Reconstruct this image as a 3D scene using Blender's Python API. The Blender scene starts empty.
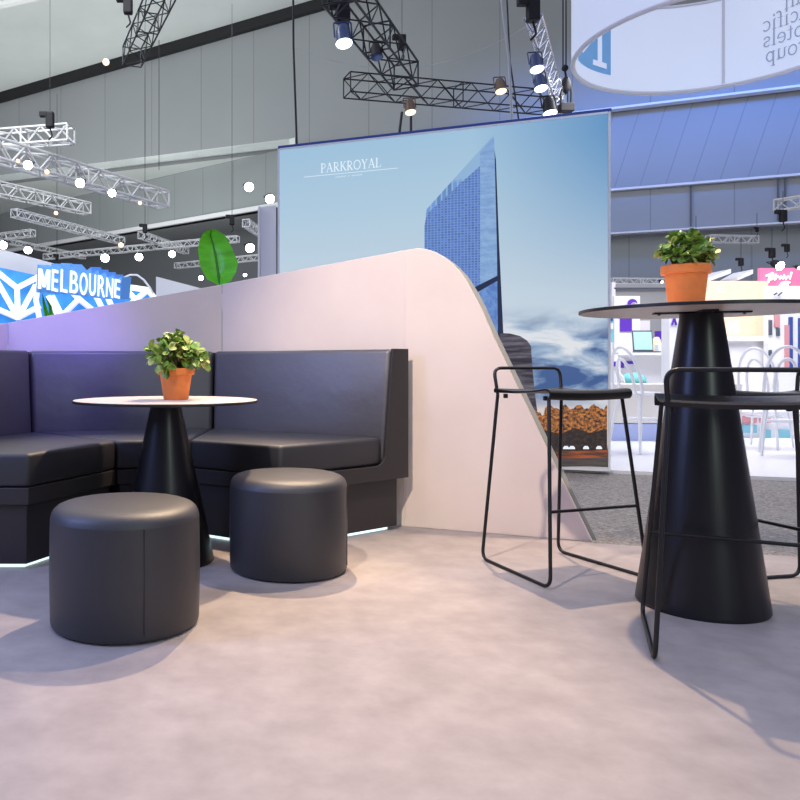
import bpy, bmesh, math, random
from mathutils import Vector, Matrix
random.seed(7)
C = bpy.context.scene.collection
F, CX, HY, H = 760.0, 245.0, 365.0, 0.9      # focal length in pixels, principal point, eye height
PI = math.pi

def at(px, py, Y):                            # a point of the place at depth Y
    return Vector(((px - CX) / F * Y, Y, H + (HY - py) * Y / F))
def atz(px, py, z):                           # the same, at a known height
    return at(px, py, F * (z - H) / (HY - py))
def on(px, py, c, m):                         # the same, on the upright plane Y = c - m X
    return at(px, py, c / (1 + m * (px - CX) / F))

# ------------------------------------------------------------------ materials
def rgb(r, g, b):
    f = lambda v: ((v / 255) / 12.92 if v / 255 <= 0.04045 else ((v / 255 + 0.055) / 1.055) ** 2.4)
    return (f(r), f(g), f(b), 1)

def mat(name, col, rough=0.5, metal=0.0, emit=0.0, ecol=None, bump=0.0, bscale=60.0, vary=0.0, vscale=3.0, spec=0.5, sheen=0.0, stretch=None):
    m = bpy.data.materials.new(name); m.use_nodes = True
    nt = m.node_tree; b = nt.nodes['Principled BSDF']
    b.inputs['Base Color'].default_value = col
    b.inputs['Roughness'].default_value = rough
    b.inputs['Metallic'].default_value = metal
    b.inputs['Specular IOR Level'].default_value = spec
    if sheen: b.inputs['Sheen Weight'].default_value = sheen
    if emit:
        b.inputs['Emission Color'].default_value = ecol or col
        b.inputs['Emission Strength'].default_value = emit
    tc = nt.nodes.new('ShaderNodeTexCoord')
    src = tc.outputs['Object']
    if stretch:
        mp = nt.nodes.new('ShaderNodeMapping'); mp.inputs['Scale'].default_value = stretch
        nt.links.new(src, mp.inputs['Vector']); src = mp.outputs['Vector']
    if vary:
        n = nt.nodes.new('ShaderNodeTexNoise'); n.inputs['Scale'].default_value = vscale
        n.inputs['Detail'].default_value = 6; n.inputs['Roughness'].default_value = 0.6
        nt.links.new(src, n.inputs['Vector'])
        r = nt.nodes.new('ShaderNodeValToRGB')
        lo = [c * (1 - vary) for c in col[:3]] + [1]; hi = [min(1, c * (1 + vary)) for c in col[:3]] + [1]
        r.color_ramp.elements[0].position = 0.3; r.color_ramp.elements[0].color = lo
        r.color_ramp.elements[1].position = 0.7; r.color_ramp.elements[1].color = hi
        nt.links.new(n.outputs['Fac'], r.inputs['Fac']); nt.links.new(r.outputs['Color'], b.inputs['Base Color'])
    if bump:
        n = nt.nodes.new('ShaderNodeTexNoise'); n.inputs['Scale'].default_value = bscale; n.inputs['Detail'].default_value = 4
        nt.links.new(src, n.inputs['Vector'])
        bp = nt.nodes.new('ShaderNodeBump'); bp.inputs['Strength'].default_value = bump; bp.inputs['Distance'].default_value = 0.01
        nt.links.new(n.outputs['Fac'], bp.inputs['Height']); nt.links.new(bp.outputs['Normal'], b.inputs['Normal'])
    return m
def coat(m, w, r):
    b = m.node_tree.nodes['Principled BSDF']; b.inputs['Coat Weight'].default_value = w; b.inputs['Coat Roughness'].default_value = r

M = {}
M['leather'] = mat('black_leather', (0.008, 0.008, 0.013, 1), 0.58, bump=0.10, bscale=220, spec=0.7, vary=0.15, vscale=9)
M['leather_back'] = mat('black_leather_lightened', (0.040, 0.037, 0.048, 1), 0.46, bump=0.55, bscale=7, spec=1.0)  # same leather lightened; sheen put into the base colour
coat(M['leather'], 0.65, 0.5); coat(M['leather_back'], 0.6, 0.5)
M['piping'] = mat('leather_piping', (0.02, 0.02, 0.025, 1), 0.5)
M['black_board'] = mat('dark_laminate', (0.030, 0.026, 0.027, 1), 0.48)
M['black_metal'] = mat('black_powder_coat', (0.006, 0.006, 0.007, 1), 0.42, spec=0.5)
M['cone'] = mat('black_spun_metal', (0.004, 0.004, 0.006, 1), 0.34, spec=0.55)
M['table_top'] = mat('pale_laminate', (0.72, 0.64, 0.57, 1), 0.42, vary=0.04, vscale=14)
M['table_edge'] = mat('dark_edge_band', (0.015, 0.014, 0.016, 1), 0.45)
M['pot'] = mat('terracotta', (0.72, 0.21, 0.05, 1), 0.75, vary=0.12, vscale=14, bump=0.1, bscale=90)
M['soil'] = mat('potting_soil', (0.03, 0.02, 0.014, 1), 0.95, bump=0.8, bscale=80)
M['leaf'] = mat('jade_leaf', (0.17, 0.32, 0.05, 1), 0.36, vary=0.6, vscale=26, spec=0.5)
M['leaf_pale'] = mat('jade_leaf_pale', (0.42, 0.48, 0.12, 1), 0.42, vary=0.35, vscale=30)
M['stem'] = mat('jade_stem', (0.13, 0.11, 0.04, 1), 0.7)
M['banana'] = mat('banana_leaf', (0.17, 0.66, 0.04, 1), 0.36, vary=0.25, vscale=3, stretch=(1, 1, 5))
M['banana_rib'] = mat('banana_leaf_rib', (0.07, 0.26, 0.03, 1), 0.45)
M['wall'] = mat('blush_painted_wall', (0.78, 0.67, 0.60, 1), 0.72, vary=0.04, vscale=2.2, bump=0.04, bscale=40)
M['wall_edge'] = mat('grey_edging', (0.36, 0.38, 0.37, 1), 0.6)
M['floor'] = mat('blush_floor', (0.355, 0.315, 0.305, 1), 0.62, vary=0.15, vscale=6.5, bump=0.10, bscale=14, spec=0.3)
M['hall_grey'] = mat('hall_wall_grey', (0.33, 0.345, 0.36, 1), 0.7)
M['hall_dark'] = mat('hall_wall_dark', (0.15, 0.16, 0.17, 1), 0.7)
M['hall_ceiling'] = mat('hall_ceiling_white', (0.78, 0.82, 0.80, 1), 0.8, vary=0.05, vscale=0.4)
M['hall_trim'] = mat('black_trim', (0.012, 0.012, 0.014, 1), 0.7)
M['white_trim'] = mat('pale_ledge', (0.80, 0.80, 0.82, 1), 0.6)
M['white'] = mat('white_laminate', (0.80, 0.80, 0.82, 1), 0.35)
M['white_floor'] = mat('white_platform', (0.83, 0.82, 0.82, 1), 0.25)
M['white_metal'] = mat('white_truss_aluminium', (0.64, 0.64, 0.63, 1), 0.45)
M['silver'] = mat('silver_truss', (0.75, 0.78, 0.84, 1), 0.25, metal=0.9)
M['black_truss'] = mat('black_truss', (0.015, 0.016, 0.022, 1), 0.4, metal=0.3)
M['lamp_black'] = mat('lamp_black', (0.010, 0.010, 0.013, 1), 0.6, spec=0.3)
M['lamp_blue'] = mat('lamp_dark_blue', (0.02, 0.05, 0.16, 1), 0.3)
M['lamp_amber'] = mat('lamp_bronze', (0.10, 0.055, 0.03, 1), 0.4)
M['glow_white'] = mat('white_lamp_glow', (1, 1, 1, 1), 0.5, emit=20, ecol=(0.93, 0.98, 1, 1))
M['glow_warm'] = mat('warm_lamp_glow', (1, 0.8, 0.6, 1), 0.5, emit=1.25, ecol=(1, 0.72, 0.42, 1))
M['glow_orange'] = mat('amber_lamp_glow', (1, 0.7, 0.5, 1), 0.5, emit=2.2, ecol=(1, 0.55, 0.30, 1))
M['glow_blue'] = mat('cool_lamp_glow', (0.9, 0.93, 1, 1), 0.5, emit=5, ecol=(0.72, 0.80, 1, 1))
M['led'] = mat('led_strip', (0.9, 1, 1, 1), 0.5, emit=1.3, ecol=(0.70, 0.95, 1, 1))
M['cable'] = mat('cable_black', (0.012, 0.012, 0.016, 1), 0.6)
M['cable_grey'] = mat('cable_grey', (0.42, 0.45, 0.46, 1), 0.6)
M['ring'] = mat('white_fabric', (0.82, 0.86, 0.94, 1), 0.7, emit=0.28, ecol=(0.70, 0.82, 1, 1))  # emission added to brighten the fabric, standing in for light through it
M['ring_trim'] = mat('ring_rim_grey', (0.80, 0.80, 0.82, 1), 0.5)
M['ring_ink'] = mat('ring_grey_print', (0.50, 0.56, 0.68, 1), 0.7)
M['ring_blue'] = mat('ring_blue_print', (0.22, 0.50, 0.80, 1), 0.7, emit=0.06, ecol=(0.2, 0.5, 0.9, 1))
M['sign_blue'] = mat('sign_blue', (0.10, 0.30, 0.72, 1), 0.5, emit=0.22, ecol=(0.08, 0.28, 0.85, 1))
M['sign_white'] = mat('lit_white_letters', (0.95, 0.95, 0.95, 1), 0.5, emit=0.55, ecol=(1, 1, 1, 1))
M['panel_blue'] = mat('backlit_blue_print', (0.03, 0.16, 0.55, 1), 0.4, emit=0.55, ecol=(0.06, 0.36, 0.9, 1), vary=0.7, vscale=1.6)
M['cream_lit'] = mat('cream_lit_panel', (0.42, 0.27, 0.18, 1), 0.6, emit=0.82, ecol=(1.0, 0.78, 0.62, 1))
M['cream'] = mat('cream_laminate', (0.76, 0.72, 0.66, 1), 0.5)
M['pink'] = mat('pink_sign', (0.85, 0.22, 0.40, 1), 0.5, emit=0.22, ecol=(0.95, 0.25, 0.45, 1))
M['purple'] = mat('purple_print', (0.09, 0.02, 0.40, 1), 0.5, emit=0.08, ecol=(0.15, 0.05, 0.7, 1))
M['navy'] = mat('navy_print', (0.04, 0.08, 0.30, 1), 0.5)
M['dark_print'] = mat('dark_print', (0.08, 0.10, 0.13, 1), 0.5)
M['rose_print'] = mat('rose_print', (0.62, 0.28, 0.30, 1), 0.5)
M['aqua'] = mat('aqua_print', (0.22, 0.52, 0.62, 1), 0.5)
M['teal'] = mat('teal_fabric', (0.16, 0.52, 0.50, 1), 0.7)
M['screen'] = mat('laptop_screen', (0.3, 0.5, 0.52, 1), 0.2, emit=0.35, ecol=(0.50, 0.76, 0.80, 1))
M['blue_strip'] = mat('blue_lit_plinth', (0.42, 0.48, 0.72, 1), 0.4, emit=0.15, ecol=(0.3, 0.4, 0.9, 1))
M['poster_frame'] = mat('white_lightbox_frame', (0.86, 0.88, 0.90, 1), 0.4)
M['bag_white'] = mat('white_plastic', (0.80, 0.80, 0.85, 1), 0.4)

def carpet_mat():
    m = bpy.data.materials.new('speckled_aisle_carpet'); m.use_nodes = True; nt = m.node_tree; b = nt.nodes['Principled BSDF']
    tc = nt.nodes.new('ShaderNodeTexCoord'); n = nt.nodes.new('ShaderNodeTexNoise')
    n.inputs['Scale'].default_value = 48; n.inputs['Detail'].default_value = 8; n.inputs['Roughness'].default_value = 0.8
    r = nt.nodes.new('ShaderNodeValToRGB')
    r.color_ramp.elements[0].position = 0.36; r.color_ramp.elements[0].color = (0.085, 0.08, 0.076, 1)
    r.color_ramp.elements[1].position = 0.66; r.color_ramp.elements[1].color = (0.43, 0.39, 0.34, 1)
    nt.links.new(tc.outputs['Object'], n.inputs['Vector']); nt.links.new(n.outputs['Fac'], r.inputs['Fac'])
    nt.links.new(r.outputs['Color'], b.inputs['Base Color']); b.inputs['Roughness'].default_value = 0.95
    return m
M['carpet'] = carpet_mat()

def panelled_mat(name, col, pitch, slant, line=0.75, width=0.02):
    """flat cladding with thin joints every `pitch` metres along the wall (UV in metres)"""
    m = bpy.data.materials.new(name); m.use_nodes = True; nt = m.node_tree; b = nt.nodes['Principled BSDF']
    uv = nt.nodes.new('ShaderNodeUVMap'); sep = nt.nodes.new('ShaderNodeSeparateXYZ'); nt.links.new(uv.outputs['UV'], sep.inputs[0])
    k = nt.nodes.new('ShaderNodeMath'); k.operation = 'MULTIPLY_ADD'; k.inputs[1].default_value = slant
    nt.links.new(sep.outputs['Y'], k.inputs[0]); nt.links.new(sep.outputs['X'], k.inputs[2])
    d = nt.nodes.new('ShaderNodeMath'); d.operation = 'DIVIDE'; d.inputs[1].default_value = pitch; nt.links.new(k.outputs[0], d.inputs[0])
    fr = nt.nodes.new('ShaderNodeMath'); fr.operation = 'FRACT'; nt.links.new(d.outputs[0], fr.inputs[0])
    lt = nt.nodes.new('ShaderNodeMath'); lt.operation = 'LESS_THAN'; lt.inputs[1].default_value = width; nt.links.new(fr.outputs[0], lt.inputs[0])
    n = nt.nodes.new('ShaderNodeTexNoise'); n.inputs['Scale'].default_value = 0.35; nt.links.new(uv.outputs['UV'], n.inputs['Vector'])
    r = nt.nodes.new('ShaderNodeValToRGB')
    r.color_ramp.elements[0].color = [c * 0.92 for c in col[:3]] + [1]; r.color_ramp.elements[1].color = [c * 1.08 for c in col[:3]] + [1]
    nt.links.new(n.outputs['Fac'], r.inputs['Fac'])
    mx = nt.nodes.new('ShaderNodeMix'); mx.data_type = 'RGBA'
    nt.links.new(lt.outputs[0], mx.inputs['Factor']); nt.links.new(r.outputs['Color'], mx.inputs[6])
    mx.inputs[7].default_value = [c * line for c in col[:3]] + [1]
    nt.links.new(mx.outputs[2], b.inputs['Base Color']); b.inputs['Roughness'].default_value = 0.7
    return m
M['hall_panels'] = panelled_mat('hall_wall_panels', (0.33, 0.345, 0.36), 2.3, 0.0, 0.72, 0.016)
M['hall_panels_low'] = panelled_mat('hall_lower_panels', (0.30, 0.325, 0.33), 1.7, 0.0, 0.8, 0.03)
M['hall_pleats'] = panelled_mat('hall_slanted_panels', (0.33, 0.345, 0.36), 0.75, -0.30, 0.80, 0.05)

def sky_print():
    """the printed photograph of a sky on the light box: UV runs 0..1 over the print"""
    m = bpy.data.materials.new('backlit_sky_print'); m.use_nodes = True; nt = m.node_tree; b = nt.nodes['Principled BSDF']
    N = nt.nodes.new; L = nt.links.new
    uv = N('ShaderNodeUVMap'); sep = N('ShaderNodeSeparateXYZ'); L(uv.outputs['UV'], sep.inputs[0])
    ramp = N('ShaderNodeValToRGB'); cr = ramp.color_ramp
    stops = [(0.0, rgb(70, 66, 64)), (0.06, rgb(90, 82, 74)), (0.075, rgb(225, 210, 200)), (0.17, rgb(222, 214, 212)), (0.24, rgb(150, 180, 215)), (0.36, rgb(205, 220, 234)),
             (0.50, rgb(208, 224, 236)), (0.78, rgb(184, 213, 233)), (1.0, rgb(166, 203, 230))]
    cr.elements[0].position = stops[0][0]; cr.elements[0].color = stops[0][1]
    cr.elements[1].position = stops[-1][0]; cr.elements[1].color = stops[-1][1]
    for p, c in stops[1:-1]:
        e = cr.elements.new(p); e.color = c
    L(sep.outputs['Y'], ramp.inputs['Fac'])
    # deeper blue in the upper right of the print
    dx = N('ShaderNodeMapRange'); dx.inputs[1].default_value = 0.62; dx.inputs[2].default_value = 1.05; L(sep.outputs['X'], dx.inputs[0])
    dy = N('ShaderNodeMapRange'); dy.inputs[1].default_value = 0.42; dy.inputs[2].default_value = 0.95; L(sep.outputs['Y'], dy.inputs[0])
    mu = N('ShaderNodeMath'); mu.operation = 'MULTIPLY'; L(dx.outputs[0], mu.inputs[0]); L(dy.outputs[0], mu.inputs[1])
    m1 = N('ShaderNodeMix'); m1.data_type = 'RGBA'; L(mu.outputs[0], m1.inputs['Factor']); L(ramp.outputs['Color'], m1.inputs[6]); m1.inputs[7].default_value = rgb(88, 146, 200)
    # clouds low in the print
    mp = N('ShaderNodeMapping'); mp.inputs['Scale'].default_value = (3.2, 8.5, 1); mp.inputs['Location'].default_value = (0.7, 0.2, 0); L(uv.outputs['UV'], mp.inputs['Vector'])
    n = N('ShaderNodeTexNoise'); n.inputs['Scale'].default_value = 1.6; n.inputs['Detail'].default_value = 7; n.inputs['Roughness'].default_value = 0.55; n.inputs['Distortion'].default_value = 0.5
    L(mp.outputs['Vector'], n.inputs['Vector'])
    cl = N('ShaderNodeValToRGB'); e = cl.color_ramp.elements
    e[0].position = 0.40; e[0].color = rgb(58, 92, 150); e[1].position = 0.62; e[1].color = rgb(236, 240, 244)
    q = e.new(0.50); q.color = rgb(150, 176, 208)
    L(n.outputs['Fac'], cl.inputs['Fac'])
    mk = N('ShaderNodeValToRGB'); e = mk.color_ramp.elements
    e[0].position = 0.17; e[0].color = (0, 0, 0, 1); e[1].position = 0.47; e[1].color = (0, 0, 0, 1)
    q = e.new(0.22); q.color = (1, 1, 1, 1); q = e.new(0.37); q.color = (0.95, 0.95, 0.95, 1)
    L(sep.outputs['Y'], mk.inputs['Fac'])
    m2 = N('ShaderNodeMix'); m2.data_type = 'RGBA'; L(mk.outputs['Color'], m2.inputs['Factor']); L(m1.outputs[2], m2.inputs[6]); L(cl.outputs['Color'], m2.inputs[7])
    b.inputs['Base Color'].default_value = (0.04, 0.04, 0.04, 1); b.inputs['Roughness'].default_value = 0.5; b.inputs['Specular IOR Level'].default_value = 0.2
    L(m2.outputs[2], b.inputs['Emission Color']); b.inputs['Emission Strength'].default_value = 0.86
    return m
M['sky_print'] = sky_print()

def print_mat(name, col, strength=0.86, second=None, scale=(30, 60, 1), kind='noise', thresh=(0.4, 0.6)):
    m = bpy.data.materials.new(name); m.use_nodes = True; nt = m.node_tree; b = nt.nodes['Principled BSDF']; N = nt.nodes.new; L = nt.links.new
    b.inputs['Base Color'].default_value = (0.04, 0.04, 0.04, 1); b.inputs['Roughness'].default_value = 0.5; b.inputs['Specular IOR Level'].default_value = 0.2
    b.inputs['Emission Strength'].default_value = strength
    if not second:
        b.inputs['Emission Color'].default_value = col; return m
    uv = N('ShaderNodeUVMap'); mp = N('ShaderNodeMapping'); mp.inputs['Scale'].default_value = scale; L(uv.outputs['UV'], mp.inputs['Vector'])
    if kind == 'brick':
        t = N('ShaderNodeTexBrick'); t.offset = 0; t.inputs['Scale'].default_value = 1; t.inputs['Mortar Size'].default_value = 0.16
        t.inputs['Brick Width'].default_value = 1.0; t.inputs['Row Height'].default_value = 1.0
        t.inputs['Color1'].default_value = col; t.inputs['Color2'].default_value = [c * 1.5 for c in col[:3]] + [1]; t.inputs['Mortar'].default_value = second
        L(mp.outputs['Vector'], t.inputs['Vector']); L(t.outputs['Color'], b.inputs['Emission Color'])
    else:
        t = N('ShaderNodeTexNoise'); t.inputs['Scale'].default_value = 1; t.inputs['Detail'].default_value = 6; t.inputs['Roughness'].default_value = 0.7
        r = N('ShaderNodeValToRGB'); r.color_ramp.elements[0].position = thresh[0]; r.color_ramp.elements[1].position = thresh[1]
        r.color_ramp.elements[0].color = col; r.color_ramp.elements[1].color = second
        L(mp.outputs['Vector'], t.inputs['Vector']); L(t.outputs['Fac'], r.inputs['Fac']); L(r.outputs['Color'], b.inputs['Emission Color'])
    return m
M['p_tower'] = print_mat('print_tower_windows', rgb(74, 108, 180), second=rgb(122, 156, 212), scale=(100, 130, 1), kind='brick')
M['p_tower_side'] = print_mat('print_tower_side', rgb(126, 164, 216), second=rgb(150, 186, 228), scale=(20, 60, 1))
M['p_crown'] = print_mat('print_tower_crown', rgb(96, 134, 190), second=rgb(150, 188, 224), scale=(62, 1, 1), kind='brick')
M['p_dark'] = print_mat('print_dark_edge', rgb(24, 36, 70))
M['p_lower'] = print_mat('print_tower_lower', rgb(86, 126, 198), second=rgb(120, 160, 220), scale=(40, 30, 1))
M['p_drum'] = print_mat('print_drum_building', rgb(38, 33, 48), second=rgb(118, 112, 124), scale=(6, 62, 1), thresh=(0.42, 0.66))
M['p_trees'] = print_mat('print_autumn_trees', rgb(24, 20, 20), second=rgb(214, 134, 62), scale=(105, 125, 1), thresh=(0.42, 0.60))
M['p_trees_low'] = print_mat('print_tree_shade', rgb(16, 14, 18), second=rgb(90, 62, 44), scale=(90, 110, 1), thresh=(0.45, 0.75))
M['p_ground'] = print_mat('print_orange_ground', rgb(176, 84, 36), second=rgb(70, 44, 34), scale=(10, 80, 1))
M['p_road'] = print_mat('print_road', rgb(84, 76, 72), second=rgb(58, 52, 52), scale=(4, 60, 1))
M['p_white'] = print_mat('print_white', rgb(236, 240, 246), 1.0)
M['p_letter'] = print_mat('print_white_lettering', rgb(226, 240, 250), 1.0)

# ------------------------------------------------------------------ mesh helpers
class MB:
    def __init__(s): s.v = []; s.f = []; s.uv = {}
    def add(s, vs, fs):
        o = len(s.v); s.v += [Vector(v) for v in vs]; s.f += [tuple(i + o for i in f) for f in fs]; return s
    def box(s, c, d, rot=None):
        c = Vector(c); x, y, z = [k / 2 for k in d]
        vs = [Vector((a, b, e)) for e in (-z, z) for b in (-y, y) for a in (-x, x)]
        if rot is not None: vs = [rot @ v for v in vs]
        return s.add([c + v for v in vs], [(0, 2, 3, 1), (4, 5, 7, 6), (0, 1, 5, 4), (2, 6, 7, 3), (0, 4, 6, 2), (1, 3, 7, 5)])
    def prism(s, lo, hi):                      # two matching loops
        n = len(lo); vs = list(lo) + list(hi)
        fs = [tuple(reversed(range(n))), tuple(range(n, 2 * n))] + [(i, (i + 1) % n, n + (i + 1) % n, n + i) for i in range(n)]
        return s.add(vs, fs)
    def flat(s, pts): return s.add(pts, [tuple(range(len(pts)))])
    def tube(s, pts, r, n=8, closed=False, cap=True):
        pts = [Vector(p) for p in pts]; k = len(pts); rings = []
        rr = r if isinstance(r, (list, tuple)) else [r] * k
        t0 = (pts[1] - pts[0]).normalized(); up = Vector((0, 0, 1)) if abs(t0.z) < 0.9 else Vector((1, 0, 0))
        nrm = (up - t0 * up.dot(t0)).normalized()
        for i, p in enumerate(pts):
            if closed: t = (pts[(i + 1) % k] - pts[i - 1]).normalized()
            elif i == 0: t = t0
            elif i == k - 1: t = (pts[-1] - pts[-2]).normalized()
            else: t = ((pts[i + 1] - p).normalized() + (p - pts[i - 1]).normalized()).normalized()
            nrm = (nrm - t * nrm.dot(t)).normalized(); bn = t.cross(nrm)
            rings.append([p + (nrm * math.cos(2 * PI * j / n) + bn * math.sin(2 * PI * j / n)) * rr[i] for j in range(n)])
        vs = [v for g in rings for v in g]; fs = []
        for i in range(k if closed else k - 1):
            a, b = i * n, ((i + 1) % k) * n
            fs += [(a + j, a + (j + 1) % n, b + (j + 1) % n, b + j) for j in range(n)]
        if cap and not closed: fs += [tuple(reversed(range(n))), tuple(range((k - 1) * n, k * n))]
        return s.add(vs, fs)
    def lathe(s, prof, c=(0, 0, 0), n=48):      # prof: (radius, z); radius 0 closes
        c = Vector(c); vs = []; idx = []
        for r, z in prof:
            if r < 1e-6: idx.append([len(vs)]); vs.append(c + Vector((0, 0, z)))
            else:
                idx.append(list(range(len(vs), len(vs) + n)))
                vs += [c + Vector((r * math.cos(2 * PI * j / n), r * math.sin(2 * PI * j / n), z)) for j in range(n)]
        fs = []
        for a, b in zip(idx, idx[1:]):
            for j in range(n):
                k = (j + 1) % n
                if len(a) == 1 and len(b) == 1: continue
                if len(a) == 1: fs.append((a[0], b[k], b[j]))
                elif len(b) == 1: fs.append((a[j], a[k], b[0]))
                else: fs.append((a[j], a[k], b[k], b[j]))
        return s.add(vs, fs)
    def ball(s, c, r, n=12):
        k = n // 2
        rz = r if isinstance(r, (tuple, list)) else (r, r)
        return s.lathe([(rz[0] * math.sin(PI * i / k) if 0 < i < k else 0, -rz[1] * math.cos(PI * i / k)) for i in range(k + 1)], c, n)

def origin(p):
    o = Vector((0, 0, 0))
    while p is not None: o += p.location; p = p.parent
    return o
def obj(name, mb, material, parent=None, smooth=False, bevel=0.0, seg=2, label=None, local=False, uvf=None):
    off = Vector((0, 0, 0)) if (parent is None or local) else origin(parent)
    me = bpy.data.meshes.new(name); me.from_pydata([v - off for v in mb.v], [], mb.f); me.update()
    bm = bmesh.new(); bm.from_mesh(me)
    if not uvf: bmesh.ops.recalc_face_normals(bm, faces=bm.faces)
    if bevel: bmesh.ops.bevel(bm, geom=list(bm.edges), offset=bevel, segments=seg, profile=0.5, affect='EDGES', clamp_overlap=True)
    if smooth:
        for f in bm.faces: f.smooth = True
        for e in bm.edges:
            if len(e.link_faces) == 2 and e.calc_face_angle(0) > math.radians(42): e.smooth = False
    if uvf:
        lay = bm.loops.layers.uv.new('UVMap')
        for f in bm.faces:
            for lp in f.loops: lp[lay].uv = uvf(lp.vert.co + off)
    bm.to_mesh(me); bm.free()
    me.materials.append(material)
    o = bpy.data.objects.new(name, me); C.objects.link(o)
    if parent is not None: o.parent = parent
    if label: o['label'] = label
    return o
def tag(o, label, cat, group=None, kind=None):
    o['label'] = label; o['category'] = cat
    if group: o['group'] = group
    if kind: o['kind'] = kind
    return o
def thing(name, label, cat, loc, group=None, rz=0.0):
    o = bpy.data.objects.new(name, None); C.objects.link(o); o.location = loc; o.rotation_euler = (0, 0, rz)
    o.empty_display_size = 0.1
    return tag(o, label, cat, group)
def struct(name, mb, material, label, cat, **k):
    o = obj(name, mb, material, **k); return tag(o, label, cat, kind='structure')
def dup(root, loc, rz, label):
    r = root.copy(); C.objects.link(r); r.location = loc; r.rotation_euler = (0, 0, rz); r['label'] = label
    for ch in list(root.children):
        c = ch.copy(); C.objects.link(c); c.parent = r
        for g in list(ch.children):
            d = g.copy(); C.objects.link(d); d.parent = c
    return r
def fillet(pts, r, n=6):
    pts = [Vector(p) for p in pts]; out = [pts[0]]
    for a, b, c in zip(pts, pts[1:], pts[2:]):
        d1 = (a - b).normalized(); d2 = (c - b).normalized(); ang = d1.angle(d2)
        t = min(r / math.tan(ang / 2), 0.45 * (a - b).length, 0.45 * (c - b).length)
        p1, p2 = b + d1 * t, b + d2 * t
        for i in range(n + 1):
            k = i / n; out.append(p1 * (1 - k) ** 2 + b * 2 * k * (1 - k) + p2 * k * k)
    out.append(pts[-1]); return out
def V2(p, z): return Vector((p[0], p[1], z))

# ------------------------------------------------------------------ the stand's floor and walls
def eY(x): return 3.843 - 0.33 * (x - 1.76)
mb = MB(); fl = [(-7, -3), (8, -3), (8, eY(8)), (1.76, 3.843), (1.0, 4.25), (-0.15, 5.0), (-1.6, 5.2), (-7, 5.2)]
mb.prism([V2(p, -0.03) for p in fl], [V2(p, 0) for p in fl]); struct('floor', mb, M['floor'], 'blush pink floor of the exhibition stand', 'floor')
mb = MB(); mb.prism([(-60, -6, -0.08), (60, -6, -0.08), (60, 70, -0.08), (-60, 70, -0.08)], [(-60, -6, -0.03), (60, -6, -0.03), (60, 70, -0.03), (-60, 70, -0.03)])
struct('floor_aisle', mb, M['carpet'], 'grey speckled carpet of the hall aisle beyond the stand', 'floor')
mb = MB(); pf = [(1.2, 7.17), (12, 7.17 - 0.345 * 10.8), (16, 20), (2, 20)]
mb.prism([V2(p, -0.03) for p in pf], [V2(p, 0.0) for p in pf]); struct('floor_platform', mb, M['white_floor'], 'white glossy platform floor of the neighbouring stand', 'floor')

T = 0.07
def wallpanel(name, a, b, ztop, label, extra=None):
    a = Vector(a); b = Vector(b); d = (b - a).normalized(); n = Vector((-d.y, d.x)) * T
    if n.y < 0: n = -n
    lo = [V2(a, 0), V2(b, 0), V2(b, ztop[1]), V2(a, ztop[0])]
    hi = [p + Vector((n.x, n.y, 0)) for p in lo]
    mb = MB(); mb.prism(lo, hi); return struct(name, mb, M['wall'], label, 'wall', bevel=0.004, seg=2)
W3, W2, W1 = (0.892, 4.236), (-0.149, 4.92), (-1.45, 4.65)
wallpanel('wall_back', W3, W2, (1.541, 1.424), 'blush wall panel behind the right banquette section')
wallpanel('wall_left', W2, W1, (1.421, 1.158), 'blush wall panel behind the middle banquette section')
wallpanel('wall_corner', W1, (-2.10, 3.32), (1.155, 0.99), 'narrow slice of blush wall panel at the far left edge')
# right panel: curved shoulder and raked end, an upright plane through W3
RC, RM = 4.613, 0.423
def rw(px, py): return on(px, py, RC, RM)
outline = [rw(405.0, 536)]; outline[0].z = 0
top = [(404.6, 250.2), (410, 249), (416.5, 248), (426, 248.8), (436, 252), (445, 257.3), (452, 263), (459, 270.5), (466, 280), (474, 294.5), (482, 310), (495, 340), (520, 392), (550, 454.5)]
end = rw(592.5, 542); end.z = 0
front = [outline[0], end] + [rw(*p) for p in reversed(top)]
nb = Vector((RM, 1, 0)).normalized()
mb = MB(); mb.prism(front, [p + nb * 0.05 for p in front])
struct('wall_right', mb, M['wall'], 'blush wall panel with rounded shoulder and raked right end', 'wall', bevel=0.004, seg=2)
e1 = Vector((1, -RM, 0)).normalized()
tr = [p for p in reversed(front[1:])]
outer = []
for i, p in enumerate(tr):
    a = tr[max(i - 1, 0)]; b = tr[min(i + 1, len(tr) - 1)]; t = (b - a).normalized(); k = t.cross(nb)
    if k.dot(e1) < 0 and k.z < 0: k = -k
    g = min(1, max(0, (i - 4) / 5)) * 0.020
    outer.append(p + Vector((k.x, k.y, k.z)) * g if i < len(tr) - 1 else p + e1 * 0.022)
mb = MB(); band = tr[3:] + [q for q in reversed(outer[3:])]
mb.prism([p + nb * 0.051 for p in band], [p + nb * 0.09 for p in band])
mb2 = MB(); k = len(tr)
for i in range(3, k - 1):
    a, b, c, d = tr[i] + nb * 0.052, tr[i + 1] + nb * 0.052, outer[i + 1] + nb * 0.052, outer[i] + nb * 0.052
    mb2.prism([a, b, c, d], [q + nb * 0.04 for q in (a, b, c, d)])
struct('trim_1', mb2, M['wall_edge'], 'grey edging strip along the raked end of the blush wall', 'trim')

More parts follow.
